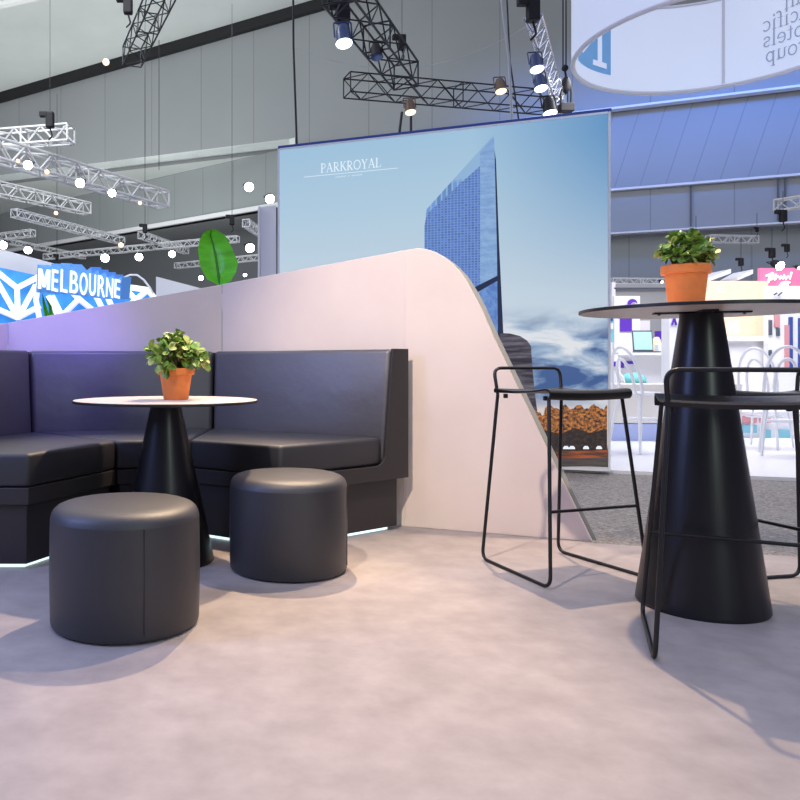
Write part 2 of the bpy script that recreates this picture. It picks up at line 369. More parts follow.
# ------------------------------------------------------------------ banquette
A0, A1, Fj, A3 = (-0.944, 3.32), (-0.657, 3.90), (-0.29, 3.96), (0.172, 3.65)
D0, D1, D2, D3 = (-1.767, 3.32), (-1.229, 4.425), (-0.205, 4.70), (0.736, 4.055)
B0, B1, B2, B3 = (-1.90, 3.32), (-1.331, 4.55), (-0.18, 4.845), (0.885, 4.16)
def inset(poly, d):
    c = Vector((sum(p[0] for p in poly) / len(poly), sum(p[1] for p in poly) / len(poly))); n = len(poly); out = []
    for i in range(n):
        p0, p1, p2 = (Vector(poly[(i + k) % n]) for k in (-1, 0, 1))
        def off(a, b):
            t = (b - a).normalized(); nn = Vector((-t.y, t.x)); 
            return nn if nn.dot(c - a) > 0 else -nn
        n1, n2 = off(p0, p1), off(p1, p2)
        den = 1 + n1.dot(n2); out.append(p1 + (n1 + n2) * d / max(den, 0.3))
    return out
def section(name, label, fa, fb, da, db, ba, bb, endpanel=None):
    base = [fa, fb, bb, ba]; c = (sum(p[0] for p in base) / 4, sum(p[1] for p in base) / 4)
    t = thing(name, label, 'banquette', (c[0], c[1], 0), 'black leather banquette sections')
    pl = inset(base, 0.03); mb = MB(); mb.prism([V2(p, 0.022) for p in pl], [V2(p, 0.285) for p in pl])
    plinth = obj('plinth', mb, M['black_board'], t, bevel=0.004)
    ls = inset(base, 0.06); mb = MB(); mb.prism([V2(p, 0.003) for p in ls], [V2(p, 0.020) for p in ls]); obj('light_strip', mb, M['led'], plinth, label='glowing white light strip under the plinth')
    fr = inset(base, 0.006); mb = MB(); mb.prism([V2(p, 0.286) for p in fr], [V2(p, 0.362) for p in fr]); obj('base_frame', mb, M['black_board'], t, bevel=0.004)
    seat = inset([fa, fb, db, da], 0.005); mb = MB(); mb.prism([V2(p, 0.364) for p in seat], [V2(p, 0.512) for p in seat])
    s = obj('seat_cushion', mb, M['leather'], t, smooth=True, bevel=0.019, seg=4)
    # leaning back cushion
    def mix(p, q, k): return (p[0] + (q[0] - p[0]) * k, p[1] + (q[1] - p[1]) * k)
    lo = [da, db, mix(db, bb, 0.65), mix(da, ba, 0.65)]; hi = [mix(da, ba, 0.30), mix(db, bb, 0.30), mix(db, bb, 0.72), mix(da, ba, 0.72)]
    cc = lambda q: inset(q, 0.006)
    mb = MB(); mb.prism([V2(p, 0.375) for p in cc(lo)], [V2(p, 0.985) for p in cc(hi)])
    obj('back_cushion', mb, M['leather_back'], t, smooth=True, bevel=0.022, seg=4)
    bp = [mix(da, ba, 0.74), mix(db, bb, 0.74), bb, ba]; mb = MB(); mb.prism([V2(p, 0.363) for p in bp], [V2(p, 0.978) for p in bp]); obj('back_panel', mb, M['black_board'], t)
    if endpanel: endpanel(t)
    return t
def right_end(t):
    a = Vector(A3); b = Vector(B3); d = (b - a); Ln = d.length; d = d.normalized(); n = Vector((d.y, -d.x)); n = n if n.x > 0 else -n
    P = lambda s, z, k: Vector((a.x + d.x * s + n.x * k, a.y + d.y * s + n.y * k, z))
    s0 = (Vector(D3) - a).length; r = 0.07; ins = []
    for i in range(7):
        th = -PI / 2 + (PI / 2) * i / 6; ins.append((s0 + 0.005 - r + r * math.cos(th), 0.365 + r + r * math.sin(th)))
    prof = [(0.0, 0.287), (Ln, 0.287), (Ln, 0.988), (s0 + 0.06, 0.988)] + [(s0 + 0.035, 0.75)] + list(reversed(ins)) + [(0.0, 0.365)]
    mb = MB(); mb.prism([P(s, z, 0.001) for s, z in prof], [P(s, z, 0.014) for s, z in prof])
    obj('end_panel', mb, M['black_board'], t, bevel=0.0015, seg=1)
section('banquette_section', 'right banquette section with the dark L-shaped end panel against the blush wall', Fj, A3, D2, D3, B2, B3, right_end)
section('banquette_section', 'middle banquette section behind the low round table', A1, Fj, D1, D2, B1, B2)
def left_end(t):
    mb = MB(); a, b = Vector(A0), Vector(B0)
    mb.box(((a.x + b.x) / 2 - 0.3, 3.312, 0.325), (abs(a.x - b.x) - 0.62, 0.012, 0.07)); obj('end_panel', mb, M['black_board'], t)
section('banquette_section', 'left banquette section cut by the left edge of the photo', A0, A1, D0, D1, B0, B1, left_end)

# ------------------------------------------------------------------ ottomans
def ottoman(label, loc):
    t = thing('ottoman', label, 'ottoman', (0, 0, 0), 'round black leather ottomans')
    R = 0.26
    mb = MB(); prof = [(0, 0.005), (R - 0.012, 0.005), (R - 0.004, 0.009), (R - 0.001, 0.02), (R + 0.002, 0.2), (R, 0.34), (R - 0.001, 0.372)]
    mb.lathe(prof, n=72); obj('side_cover', mb, M['leather'], t, smooth=True, local=True)
    mb = MB(); prof = [(R - 0.001, 0.372), (R - 0.0045, 0.386), (R - 0.011, 0.398), (R - 0.022, 0.408), (R - 0.04, 0.415), (R - 0.08, 0.419), (0, 0.424)]
    mb.lathe(prof, n=72); obj('top_cushion', mb, M['leather'], t, smooth=True, local=True)
    mb = MB(); a = math.radians(-68); mb.tube([((R + 0.002) * math.cos(a), (R + 0.002) * math.sin(a), z) for z in (0.03, 0.1, 0.2, 0.3, 0.372)], 0.0014, 6); obj('side_seam', mb, M['piping'], t, local=True)
    for k in range(4):
        a = PI / 4 + k * PI / 2; mb = MB(); mb.lathe([(0, 0), (0.022, 0), (0.022, 0.006), (0, 0.006)], (0.17 * math.cos(a), 0.17 * math.sin(a), 0), 16); obj('foot', mb, M['black_metal'], t, local=True)
    t.location = loc; return t
o1 = ottoman('nearer round black leather ottoman in front of the low table', (-0.421, 2.68, 0))
dup(o1, (0.192, 3.375, 0), 0.9, 'farther round black leather ottoman in front of the right banquette section')

# ------------------------------------------------------------------ round tables
def table(name, label, loc, h, R):
    t = thing(name, label, 'table', loc)
    x, y, z = loc
    mb = MB(); mb.lathe([(0, 0), (0.219, 0), (0.222, 0.006), (0.221, 0.016), (0.072, h - 0.034), (0.072, h - 0.02), (0, h - 0.02)], loc, 64); obj('cone_pedestal', mb, M['cone'], t, smooth=True)
    mb = MB(); rot = Matrix.Rotation(math.radians(-20), 3, 'Z')
    mb.box((x, y, h - 0.016), (0.32, 0.05, 0.006), rot); mb.box((x, y, h - 0.0161), (0.05, 0.32, 0.006), rot); pl = obj('mounting_plate', mb, M['black_metal'], t)
    for s in (-1, 1):
        for r2 in (rot @ Vector((0.14 * s, 0, 0)), rot @ Vector((0, 0.14 * s, 0))):
            mb = MB(); mb.lathe([(0, -0.024), (0.006, -0.022), (0.006, -0.018), (0, -0.018)], (x + r2.x, y + r2.y, h), 8); obj('screw', mb, M['black_metal'], pl)
    mb = MB(); mb.lathe([(0, h - 0.0125), (R - 0.004, h - 0.0125), (R - 0.004, h - 0.0005), (0, h)], loc, 96); tp = obj('tabletop', mb, M['table_top'], t, smooth=True)
    mb = MB(); mb.lathe([(R - 0.004, h - 0.013), (R, h - 0.012), (R, h - 0.002), (R - 0.004, h - 0.0005)], loc, 96); obj('edge_band', mb, M['table_edge'], tp, smooth=True)
    return t
table('cafe_table', 'low round table with pale top and black cone pedestal in front of the banquette', (-0.366, 3.52, 0), 0.740, 0.425)
table('bar_table', 'tall round bar table with black cone pedestal among the bar stools', (1.714, 2.856, 0), 1.112, 0.422)

# ------------------------------------------------------------------ potted plants
def potted(name, label, loc, rt, rb, h, fw, fh, seed, droop=0.0):
    rnd = random.Random(seed); t = thing(name, label, 'plant', loc); x, y, z = loc
    rim = 0.22 * h
    mb = MB(); mb.lathe([(0, 0), (rb - 0.004, 0), (rb, 0.004), (rt - 0.012, h - rim), (rt - 0.003, h - rim + 0.001), (rt, h - rim + 0.004), (rt + 0.001, h - 0.003), (rt - 0.003, h), (rt - 0.012, h), (rt - 0.016, h - 0.02), (0, h - 0.02)], loc, 48)
    obj('pot', mb, M['pot'], t, smooth=True)
    mb = MB(); mb.lathe([(0, h - 0.019), (rt - 0.016, h - 0.019), (rt - 0.03, h - 0.012), (0, h - 0.010)], loc, 24); obj('soil', mb, M['soil'], t)
    st = MB(); l1 = MB(); l2 = MB()
    def leaf(m, p, d, ln, wd):
        d = d.normalized(); s = d.cross(Vector((0, 0, 1)));
        if s.length < 0.05: s = Vector((1, 0, 0))
        s.normalize(); roll = rnd.uniform(-0.9, 0.9); n = s.cross(d); s2 = s * math.cos(roll) + n * math.sin(roll); n2 = s2.cross(d)
        prof = [(0, 0.10), (0.25, 0.55), (0.55, 0.95), (0.78, 0.92), (0.93, 0.55), (1.0, 0.0)]
        vs = []; 
        for k, (q, w) in enumerate(prof):
            c = p + d * ln * q - n2 * (0.12 * ln * q * q)
            vs += [c - s2 * wd * w * 0.5 + n2 * wd * 0.12 * w, c, c + s2 * wd * w * 0.5 + n2 * wd * 0.12 * w]
        fs = []
        for k in range(len(prof) - 1):
            a = 3 * k; fs += [(a, a + 1, a + 4, a + 3), (a + 1, a + 2, a + 5, a + 4)]
        m.add(vs, fs)
    top0 = Vector((x, y, z + h - 0.012))
    tips = []
    for k in range(42):
        a = rnd.uniform(0, 2 * PI); rr = math.sqrt(rnd.uniform(0.02, 1.0)); zz = rnd.uniform(0.25, 1.0)
        lim = math.sqrt(max(0.08, 1 - (zz - 0.45) ** 2 / 0.45))
        tip = Vector((x + fw * 0.5 * rr * lim * math.cos(a) * 0.86, y + fw * 0.5 * rr * lim * math.sin(a) * 0.86, z + h + (zz - droop * rr) * fh * 0.9))
        r0 = rnd.uniform(0, 0.45) * rt; b0 = top0 + Vector((r0 * math.cos(a), r0 * math.sin(a), 0)); mid = (b0 + tip) / 2 + Vector((0, 0, 0.015))
        st.tube([b0, mid, tip], [0.0045, 0.0035, 0.0025], 5); tips.append((b0, mid, tip))
    for b0, mid, tip in tips:
        ax = (tip - mid).normalized(); big = 1.18 if seed == 3 else 0.84
        for j in range(10):
            q = rnd.random(); p = mid.lerp(tip, 0.25 + 0.78 * q)
            a = rnd.uniform(0, 2 * PI); s = ax.cross(Vector((0.3, 0.2, 1))).normalized(); d = (s * math.cos(a) + ax.cross(s) * math.sin(a)) + ax * rnd.uniform(0.1, 0.9)
            if p.z < z + h - 0.004: d.z = abs(d.z)
            ln = rnd.uniform(0.030, 0.050) * big
            q = p + d.normalized() * ln
            if math.hypot(q.x - x, q.y - y) < rt + 0.006 and q.z < z + h + 0.006: continue
            leaf(l2 if rnd.random() < 0.28 else l1, p, d, ln, ln * rnd.uniform(0.55, 0.75))
    obj('stems', st, M['stem'], t, smooth=True); obj('foliage', l1, M['leaf'], t, smooth=True); obj('pale_foliage', l2, M['leaf_pale'], t, smooth=True, label='paler yellow-green leaves')
    return t
potted('potted_plant', 'small leafy plant in terracotta pot on the low round table', (-0.319, 3.514, 0.740), 0.0855, 0.057, 0.146, 0.355, 0.215, 3, 0.35)
potted('potted_plant', 'small leafy plant in terracotta pot on the tall bar table', (1.642, 2.83, 1.112), 0.083, 0.059, 0.159, 0.212, 0.138, 11, 0.1)

# ------------------------------------------------------------------ bar stools (local: x across, y forward, origin under the back legs' middle)
def barstool(label):
    t = thing('bar_stool', label, 'bar stool', (0, 0, 0), 'black wire bar stools')
    r = 0.0075; zs = 0.766
    for s in (-1, 1):
        top_b = Vector((0.178 * s, 0.065, zs)); fl_b = Vector((0.215 * s, 0.0, r)); fl_f = Vector((0.25 * s, 0.493, r)); top_f = Vector((0.190 * s, 0.413, zs))
        mid = 0.5
        pts = fillet([top_b, fl_b, fl_f, top_f], 0.045, 8)
        half = len(pts) // 2
        mb = MB(); mb.tube(fillet([top_b, fl_b, (fl_b + fl_f) / 2], 0.045, 8), r, 10); obj('leg', mb, M['black_metal'], t, smooth=True, local=True)
        mb = MB(); mb.tube(fillet([(fl_b + fl_f) / 2, fl_f, top_f], 0.045, 8), r, 10); obj('leg', mb, M['black_metal'], t, smooth=True, local=True)
        for yy in (0.11, 0.37):
            mb = MB(); mb.lathe([(0, -0.02), (0.010, -0.018), (0.010, 0), (0, 0)], (0.17 * s, yy, zs + 0.004), 10); obj('bolt', mb, M['black_metal'], t, local=True)
    k = (zs - 0.305) / zs
    def lp(z, fr):                                 # point on a front leg at height z
        a, b = Vector((0.25, 0.493, r)), Vector((0.190, 0.413, zs)); q = (z - r) / (zs - r); return a.lerp(b, q)
    p = lp(0.305, 1); mb = MB(); mb.tube([(-p.x, p.y, p.z), (p.x, p.y, p.z)], r * 0.9, 10); obj('footrest', mb, M['black_metal'], t, smooth=True, local=True)
    mb = MB(); mb.tube(fillet([(-0.178, 0.065, zs), (-0.186, 0.045, 0.886), (0.186, 0.045, 0.886), (0.178, 0.065, zs)], 0.04, 8), r, 10); obj('back_rail', mb, M['black_metal'], t, smooth=True, local=True)
    # seat: bent sheet, lip rolled down at the front, low rim behind
    prof = [(0.055, 0.768), (0.052, 0.782), (0.06, 0.789), (0.10, 0.784), (0.20, 0.780), (0.30, 0.783), (0.37, 0.790), (0.415, 0.796), (0.437, 0.793), (0.448, 0.782), (0.448, 0.768), (0.442, 0.757), (0.434, 0.752)]
    th = 0.007; nx = 6; vs = []; fs = []
    def hw(y): return 0.190 + (y - 0.05) / 0.4 * 0.022
    n = len(prof)
    for lay in (0, 1):
        for i, (y, z) in enumerate(prof):
            a = prof[max(i - 1, 0)]; b = prof[min(i + 1, n - 1)]; ty, tz = b[0] - a[0], b[1] - a[1]; L_ = math.hypot(ty, tz); ny, nz = tz / L_, -ty / L_
            for j in range(nx + 1):
                u = -1 + 2 * j / nx; dish = 0.006 * u * u
                vs.append((hw(y) * u, y + ny * th * lay, z + nz * th * lay + dish))
    W_ = nx + 1; N_ = n * W_
    for i in range(n - 1):
        for j in range(nx):
            a = i * W_ + j; fs.append((a, a + 1, a + W_ + 1, a + W_)); fs.append((N_ + a, N_ + a + W_, N_ + a + W_ + 1, N_ + a + 1))
        a = i * W_; fs.append((a, a + W_, N_ + a + W_, N_ + a)); a = i * W_ + nx; fs.append((a, N_ + a, N_ + a + W_, a + W_))
    for j in range(nx): fs.append((j, N_ + j, N_ + j + 1, j + 1)); a = (n - 1) * W_ + j; fs.append((a, a + 1, N_ + a + 1, N_ + a))
    mb = MB(); mb.add(vs, fs); obj('seat', mb, M['black_metal'], t, smooth=True, local=True)
    return t
def stool_pose(back, front):
    d = Vector(front) - Vector(back); return (back[0], back[1], 0), math.atan2(d.y, d.x) - PI / 2
s1 = barstool('bar stool standing in front of the blush wall, left of the bar table')
l, a = stool_pose((1.300, 3.582), (1.457, 3.115)); s1.location = l; s1.rotation_euler = (0, 0, a)
l, a = stool_pose((1.428, 2.195), (1.428 + 0.465, 2.195 + 0.885)); dup(s1, l, a, 'bar stool nearest the viewer, seen from behind in front of the bar table')
l, a = stool_pose((2.412, 3.018), (1.936, 2.89)); dup(s1, l, a, 'bar stool mostly hidden behind the bar table, cut by the right edge of the photo')

# ------------------------------------------------------------------ the big light box poster
PC, PM = 7.664, 0.403
pe = Vector((1, -PM, 0)).normalized(); pn = Vector((PM, 1, 0)).normalized() * -1     # along the face, towards the viewer
p0 = on(279, 150, PC, PM); p1 = on(609, 113, PC, PM); Pw = (Vector((p1.x, p1.y, 0)) - Vector((p0.x, p0.y, 0))).length; Ph = 3.03
P0 = Vector((p0.x, p0.y, 0))
def pp(px, py, k=0.0): return on(px, py, PC, PM) + pn * k
def puv(v): d = v - P0; return (d.dot(pe) / Pw, v.z / Ph)
poster = thing('light_box_poster', 'large backlit poster of a glass tower against the sky', 'poster', P0 + pe * Pw / 2)
def pbox(s0, s1, z0, z1, k0, k1):
    lo = [P0 + pe * s + pn * k + Vector((0, 0, z0)) for s, k in ((s0, k0), (s1, k0), (s1, k1), (s0, k1))]
    return lo, [p + Vector((0, 0, z1 - z0)) for p in lo]
for nm, a in (('frame_post', (-0.012, 0.008, 0.0, Ph + 0.01, -0.10, 0.008)), ('frame_post', (Pw - 0.006, Pw + 0.012, 0.0, Ph + 0.01, -0.10, 0.008)), ('frame_rail', (0.008, Pw - 0.008, Ph - 0.004, Ph + 0.014, -0.10, 0.006)), ('base_rail', (0.008, Pw - 0.008, 0.0, 0.035, -0.10, 0.006))):
    mb = MB(); mb.prism(*pbox(*a)); obj(nm, mb, M['poster_frame'], poster)
mb = MB(); mb.prism(*pbox(-0.012, Pw + 0.02, Ph + 0.0142, Ph + 0.04, -0.10, 0.0)); obj('top_cap', mb, M['navy'], poster, label='dark cap along the top edge')
mb = MB(); mb.prism(*pbox(0.008, Pw - 0.008, 0.035, Ph - 0.004, -0.098, -0.012)); obj('light_box', mb, M['poster_frame'], poster)
mb = MB(); mb.flat([P0 + pe * s + pn * 0.0 + Vector((0, 0, z)) for s, z in ((0.008, 0.036), (Pw - 0.008, 0.036), (Pw - 0.008, Ph - 0.004), (0.008, Ph - 0.004))])
panel = obj('print', mb, M['sky_print'], poster, uvf=puv, label='printed pale blue sky with clouds low down')
def art(name, pts, m, k, label=None):
    mb = MB(); mb.flat([pp(x, y, k) for x, y in pts]); return obj(name, mb, m, panel, uvf=puv, label=label)
art('printed_tower', [(424.5, 226), (427, 212), (480, 165), (480, 290), (474, 300), (424.5, 300)], M['p_tower'], 0.002, 'blue glass tower front')
art('printed_tower_crown', [(425, 216), (427, 209), (494, 134.5), (494, 150), (480, 166), (427, 214)], M['p_crown'], 0.003)
art('printed_tower_side', [(480, 152), (494, 136), (496, 200), (498, 278), (480, 289)], M['p_tower_side'], 0.0035)
art('printed_tower_lower', [(470, 297), (498, 280), (501, 345), (501, 380), (470, 380)], M['p_lower'], 0.003)
art('printed_tower_band', [(473, 288), (498, 275.5), (498, 280.5), (473, 295)], M['p_dark'], 0.0045)
art('printed_tower_edge', [(494.5, 150), (496, 160), (499, 240), (503.5, 336), (503.5, 380), (498.5, 380), (497, 250)], M['p_dark'], 0.005)  # dark edge line printed down the tower
drum = [(500, 333), (510, 333.5), (520, 336), (527, 340.5), (531, 346), (532, 362), (534.5, 390), (539, 424), (540, 470), (500, 470)]
art('printed_drum_building', drum, M['p_drum'], 0.0055, 'dark round podium building')
rnd = random.Random(5); tr_ = [(534, 450)]
x = 534
while x < 607:
    tr_.append((x, 407 + 2.4 * math.sin(x * 0.42) + rnd.uniform(-1.3, 1.3) + (5 if x < 545 else 0))); x += rnd.uniform(1.2, 2.2)
tr_ += [(607, 405), (607, 450)]
art('printed_trees', tr_, M['p_trees'], 0.007, 'orange autumn trees')
art('printed_tree_shade', [(534, 436), (545, 430), (560, 434), (575, 428), (590, 433), (607, 429), (607, 455), (534, 455)], M['p_trees_low'], 0.008)
art('printed_verge', [(534, 452), (607, 450), (607, 458), (534, 460)], M['p_ground'], 0.009)
art('printed_road', [(534, 459), (607, 457.5), (607, 466), (534, 466.8)], M['p_road'], 0.0095)
for cx_ in (566, 572, 586, 599): art('printed_car', [(cx_ - 3, 447.6), (cx_ - 1.5, 445.8), (cx_ + 1.5, 445.8), (cx_ + 3, 447.6), (cx_ + 3, 449), (cx_ - 3, 449)], M['p_white'], 0.011)

# letters made of strokes -------------------------------------------------
def arc(cx, cy, rx, ry, a0, a1, n=10): return [(cx + rx * math.cos(math.radians(a0 + (a1 - a0) * i / n)), cy + ry * math.sin(math.radians(a0 + (a1 - a0) * i / n))) for i in range(n + 1)]
TH, TN = 0.125, 0.055
def sf(x0, x1, y): return ([(x0, y), (x1, y)], 0.045)
Gp = {
 'P': (0.64, [([(0.17, 0), (0.17, 1)], TH), sf(0.04, 0.32, 0.022), sf(0.04, 0.2, 0.978), ([(0.17, 0.97), (0.33, 0.97)] + arc(0.33, 0.72, 0.22, 0.25, 90, -90) + [(0.17, 0.47)], 0.075)]),
 'A': (0.76, [([(0.37, 1), (0.09, 0)], TN), ([(0.37, 1), (0.66, 0)], TH), ([(0.2, 0.35), (0.54, 0.35)], TN), sf(0.0, 0.2, 0.022), sf(0.53, 0.79, 0.022)]),
 'K': (0.74, [([(0.17, 0), (0.17, 1)], TH), sf(0.04, 0.3, 0.022), sf(0.04, 0.3, 0.978), ([(0.6, 0.97), (0.2, 0.45)], TN), ([(0.32, 0.58), (0.66, 0.0)], TH), sf(0.48, 0.72, 0.978), sf(0.56, 0.8, 0.022)]),
 'O': (0.86, [(arc(0.43, 0.5, 0.35, 0.48, 0, 360, 28), 0.095)]),
 'Y': (0.72, [([(0.1, 1), (0.36, 0.48)], TH), ([(0.62, 1), (0.36, 0.48)], TN), ([(0.36, 0.5), (0.36, 0)], TH), sf(0.0, 0.24, 0.978), sf(0.5, 0.74, 0.978), sf(0.22, 0.5, 0.022)]),
 'L': (0.62, [([(0.17, 0), (0.17, 1)], TH), sf(0.04, 0.3, 0.978), ([(0.04, 0.025), (0.56, 0.025), (0.585, 0.24)], TN)]),
 'H': (0.84, [([(0.17, 0), (0.17, 1)], TH), ([(0.67, 0), (0.67, 1)], TH), ([(0.17, 0.5), (0.67, 0.5)], TN)] + [sf(a, b, c) for a, b in ((0.04, 0.3), (0.54, 0.8)) for c in (0.022, 0.978)]),
 'G': (0.82, [(arc(0.43, 0.5, 0.35, 0.48, 48, 350, 22), 0.09), ([(0.72, 0.42), (0.72, 0.08)], TH), sf(0.52, 0.82, 0.42)]),
 'a': (0.52, [(arc(0.22, 0.48, 0.15, 0.14, 170, 20, 8) + [(0.37, 0.42), (0.37, 0.1), (0.42, 0.03), (0.5, 0.05)], 0.085), (arc(0.21, 0.17, 0.155, 0.15, 60, 330, 12), 0.07)]),
 'n': (0.58, [([(0.13, 0), (0.13, 0.62)], 0.09), ([(0.13, 0.48)] + arc(0.31, 0.45, 0.15, 0.15, 140, 0, 8) + [(0.46, 0)], 0.08), sf(0.02, 0.24, 0.02), sf(0.35, 0.57, 0.02), sf(0.03, 0.13, 0.6)]),
 'c': (0.48, [(arc(0.26, 0.31, 0.2, 0.29, 45, 315, 16), 0.08)]),
 'i': (0.28, [([(0.14, 0), (0.14, 0.6)], 0.09), sf(0.02, 0.26, 0.02), sf(0.04, 0.14, 0.6), ([(0.14, 0.8), (0.14, 0.9)], 0.1)]),
 'f': (0.34, [([(0.15, 0), (0.15, 0.78)] + arc(0.27, 0.8, 0.12, 0.16, 180, 40, 6), 0.085), sf(0.02, 0.28, 0.02), sf(0.03, 0.32, 0.6)]),
 'o': (0.56, [(arc(0.28, 0.31, 0.22, 0.29, 0, 360, 20), 0.08)]),
 't': (0.36, [([(0.15, 0.8), (0.15, 0.12), (0.2, 0.03), (0.32, 0.06)], 0.085), sf(0.03, 0.32, 0.6)]),
 'e': (0.5, [(arc(0.26, 0.31, 0.2, 0.29, 0, 315, 18), 0.075), ([(0.06, 0.32), (0.46, 0.32)], 0.05)]),
 'l': (0.28, [([(0.14, 0), (0.14, 1)], 0.09), sf(0.02, 0.26, 0.02), sf(0.04, 0.14, 0.98)]),
 's': (0.42, [([(0.36, 0.5)] + arc(0.21, 0.455, 0.14, 0.145, 40, 230, 8) + arc(0.21, 0.16, 0.15, 0.145, 60, -150, 9), 0.075)]),
 'r': (0.42, [([(0.13, 0), (0.13, 0.62)], 0.09), ([(0.13, 0.45), (0.22, 0.57), (0.32, 0.6), (0.4, 0.54)], 0.07), sf(0.02, 0.26, 0.02)]),
 'u': (0.58, [([(0.13, 0.6)] + [(0.13, 0.2)] + arc(0.28, 0.18, 0.15, 0.15, 180, 330, 8) + [(0.44, 0.2)], 0.08), ([(0.45, 0.62), (0.45, 0)], 0.09), sf(0.02, 0.13, 0.6), sf(0.35, 0.45, 0.6), sf(0.45, 0.56, 0.02)]),
 'p': (0.58, [([(0.13, -0.28), (0.13, 0.62)], 0.09), (arc(0.3, 0.31, 0.19, 0.28, 150, -150, 14), 0.08), sf(0.02, 0.26, -0.27), sf(0.03, 0.13, 0.6)]),
}
Gp['R'] = (0.72, Gp['P'][1] + [([(0.3, 0.48), (0.62, 0.0)], TH), sf(0.52, 0.76, 0.022)])
def strokes(text, gap=0.03):
    """quads in em units (cap height 1)"""
    x = 0; quads = []
    for ch in text:
        adv, st = Gp[ch]
        for pts, w in st:
            for a, b in zip(pts, pts[1:]):
                d = Vector((b[0] - a[0], b[1] - a[1]));
                if d.length < 1e-5: continue
                d.normalize(); n = Vector((-d.y, d.x)) * w / 2; e = d * w * 0.22
                A = Vector(a) - e; B = Vector(b) + e
                quads.append([(x + q.x, q.y) for q in (A - n, B - n, B + n, A + n)])
        x += adv + gap
    return quads, x - gap
quads, wid = strokes('PARKROYAL')
a0, a1 = pp(320.5, 174.2, 0.003), pp(381, 166.5, 0.003); ex = (a1 - a0); ex.z = 0; ex = ex / wid; cap = 0.088
zb = (a0.z + a1.z) / 2 + 0.004
mb = MB()
for q in quads: mb.flat([Vector((a0.x, a0.y, zb)) + ex * x + Vector((0, 0, y * cap)) for x, y in q])
obj('hotel_lettering', mb, M['p_letter'], panel, uvf=puv, label='white serif lettering')
u0, u1 = pp(304, 178.5, 0.003), pp(398, 166.7, 0.003); zz = (u0.z + u1.z) / 2
mb = MB(); mb.flat([Vector((u0.x, u0.y, zz - 0.0025)), Vector((u1.x, u1.y, zz - 0.0025)), Vector((u1.x, u1.y, zz + 0.0025)), Vector((u0.x, u0.y, zz + 0.0025))]); obj('underline', mb, M['p_letter'], panel, uvf=puv)
t0, t1 = pp(335.5, 177.6, 0.003), pp(363, 174, 0.003); n = 15
for w0, w1 in ((0, 6), (7, 8), (9, 15)):
    mb = MB(); vs = []
    for i in range(w0, w1):
        q = t0.lerp(t1, i / n); e = t0.lerp(t1, (i + 0.62) / n); z = zz - 0.036; o_ = Vector((0, 0, 0))
        vs += [Vector((q.x, q.y, z)), Vector((e.x, e.y, z + 0.013))]
    mb.tube(vs, 0.0022, 4); obj('small_word', mb, M['p_letter'], panel, uvf=puv)

# white display board left of the poster
t = thing('display_board', 'narrow white upright board just left of the big poster', 'board', (at(268, 365, 8.3).x, 8.3, 0))
a = at(260, 207, 8.3); b = at(276, 206, 8.2)
mb = MB(); mb.prism([Vector((a.x, a.y, 0)), Vector((b.x, b.y, 0)), Vector((b.x, b.y + 0.1, 0)), Vector((a.x, a.y + 0.1, 0))], [Vector((a.x, a.y, a.z)), Vector((b.x, b.y, a.z)), Vector((b.x, b.y + 0.1, a.z)), Vector((a.x, a.y + 0.1, a.z))]); obj('board', mb, M['white'], t)
mb = MB(); mb.box((a.x - 0.012, a.y + 0.03, a.z / 2), (0.02, 0.12, a.z)); obj('edge_strip', mb, M['white_trim'], t)

# ------------------------------------------------------------------ hanging ring banner
RX, RY, RR, RZ, RH = 3.054, 4.90, 0.873, 2.962, 0.64
ring = thing('ring_banner', 'big round white fabric banner hanging overhead at upper right', 'banner', (RX, RY, RZ))
def rp(th, z, r=RR): return Vector((RX + r * math.cos(th), RY + r * math.sin(th), z))
n = 128; mb = MB(); vs = []; fs = []
for i in range(n):
    th = 2 * PI * i / n; vs += [rp(th, RZ), rp(th, RZ + RH), rp(th, RZ + RH, RR - 0.02), rp(th, RZ, RR - 0.02)]
for i in range(n):
    a, b = 4 * i, 4 * ((i + 1) % n)
    fs += [(a + k, b + k, b + (k + 1) % 4, a + (k + 1) % 4) for k in range(4)]
mb.add(vs, fs); obj('fabric_band', mb, M['ring'], ring, smooth=True)
for nm, z in (('bottom_rim', RZ), ('top_rim', RZ + RH)):
    mb = MB(); mb.tube([rp(2 * PI * i / n, z, RR - 0.01) for i in range(n)], 0.016, 8, closed=True); obj(nm, mb, M['ring_trim'], ring, smooth=True)
def th_at(px):                                   # angle on the far inner side seen at px
    u = (px - CX) / F; lo, hi = math.radians(-10), math.radians(160)
    for _ in range(60):
        m_ = (lo + hi) / 2; p = rp(m_, 0)
        if p.x / p.y > u: lo = m_
        else: hi = m_
    return lo
ts = th_at(723.5); mb = MB(); ri = RR - 0.024
mb.prism([rp(ts - 0.012, RZ + 0.016, ri), rp(ts + 0.012, RZ + 0.016, ri), rp(ts + 0.012, RZ + 0.016, ri - 0.012), rp(ts - 0.012, RZ + 0.016, ri - 0.012)], [rp(ts - 0.012, RZ + RH - 0.016, ri), rp(ts + 0.012, RZ + RH - 0.016, ri), rp(ts + 0.012, RZ + RH - 0.016, ri - 0.012), rp(ts - 0.012, RZ + RH - 0.016, ri - 0.012)])
obj('seam_batten', mb, M['ring_trim'], ring)
cap = 0.118
ends = {'Pan': 786, 'Pacific': 763, 'Hotels': 764, 'Group': 766}
t763 = th_at(763); p763 = rp(t763, 0); 
bl0 = H + (HY - 33.5) * p763.y / F
mb = MB()
for k, w in enumerate(('Pan', 'Pacific', 'Hotels', 'Group')):
    qd, wid = strokes(w); te = th_at(ends[w]) if ends[w] < 795 else th_at(786); base = bl0 + (1 - k) * 0.112
    for q in qd: mb.flat([rp(te - (wid - x) * cap / RR, base + y * cap, RR - 0.0225) for x, y in q])
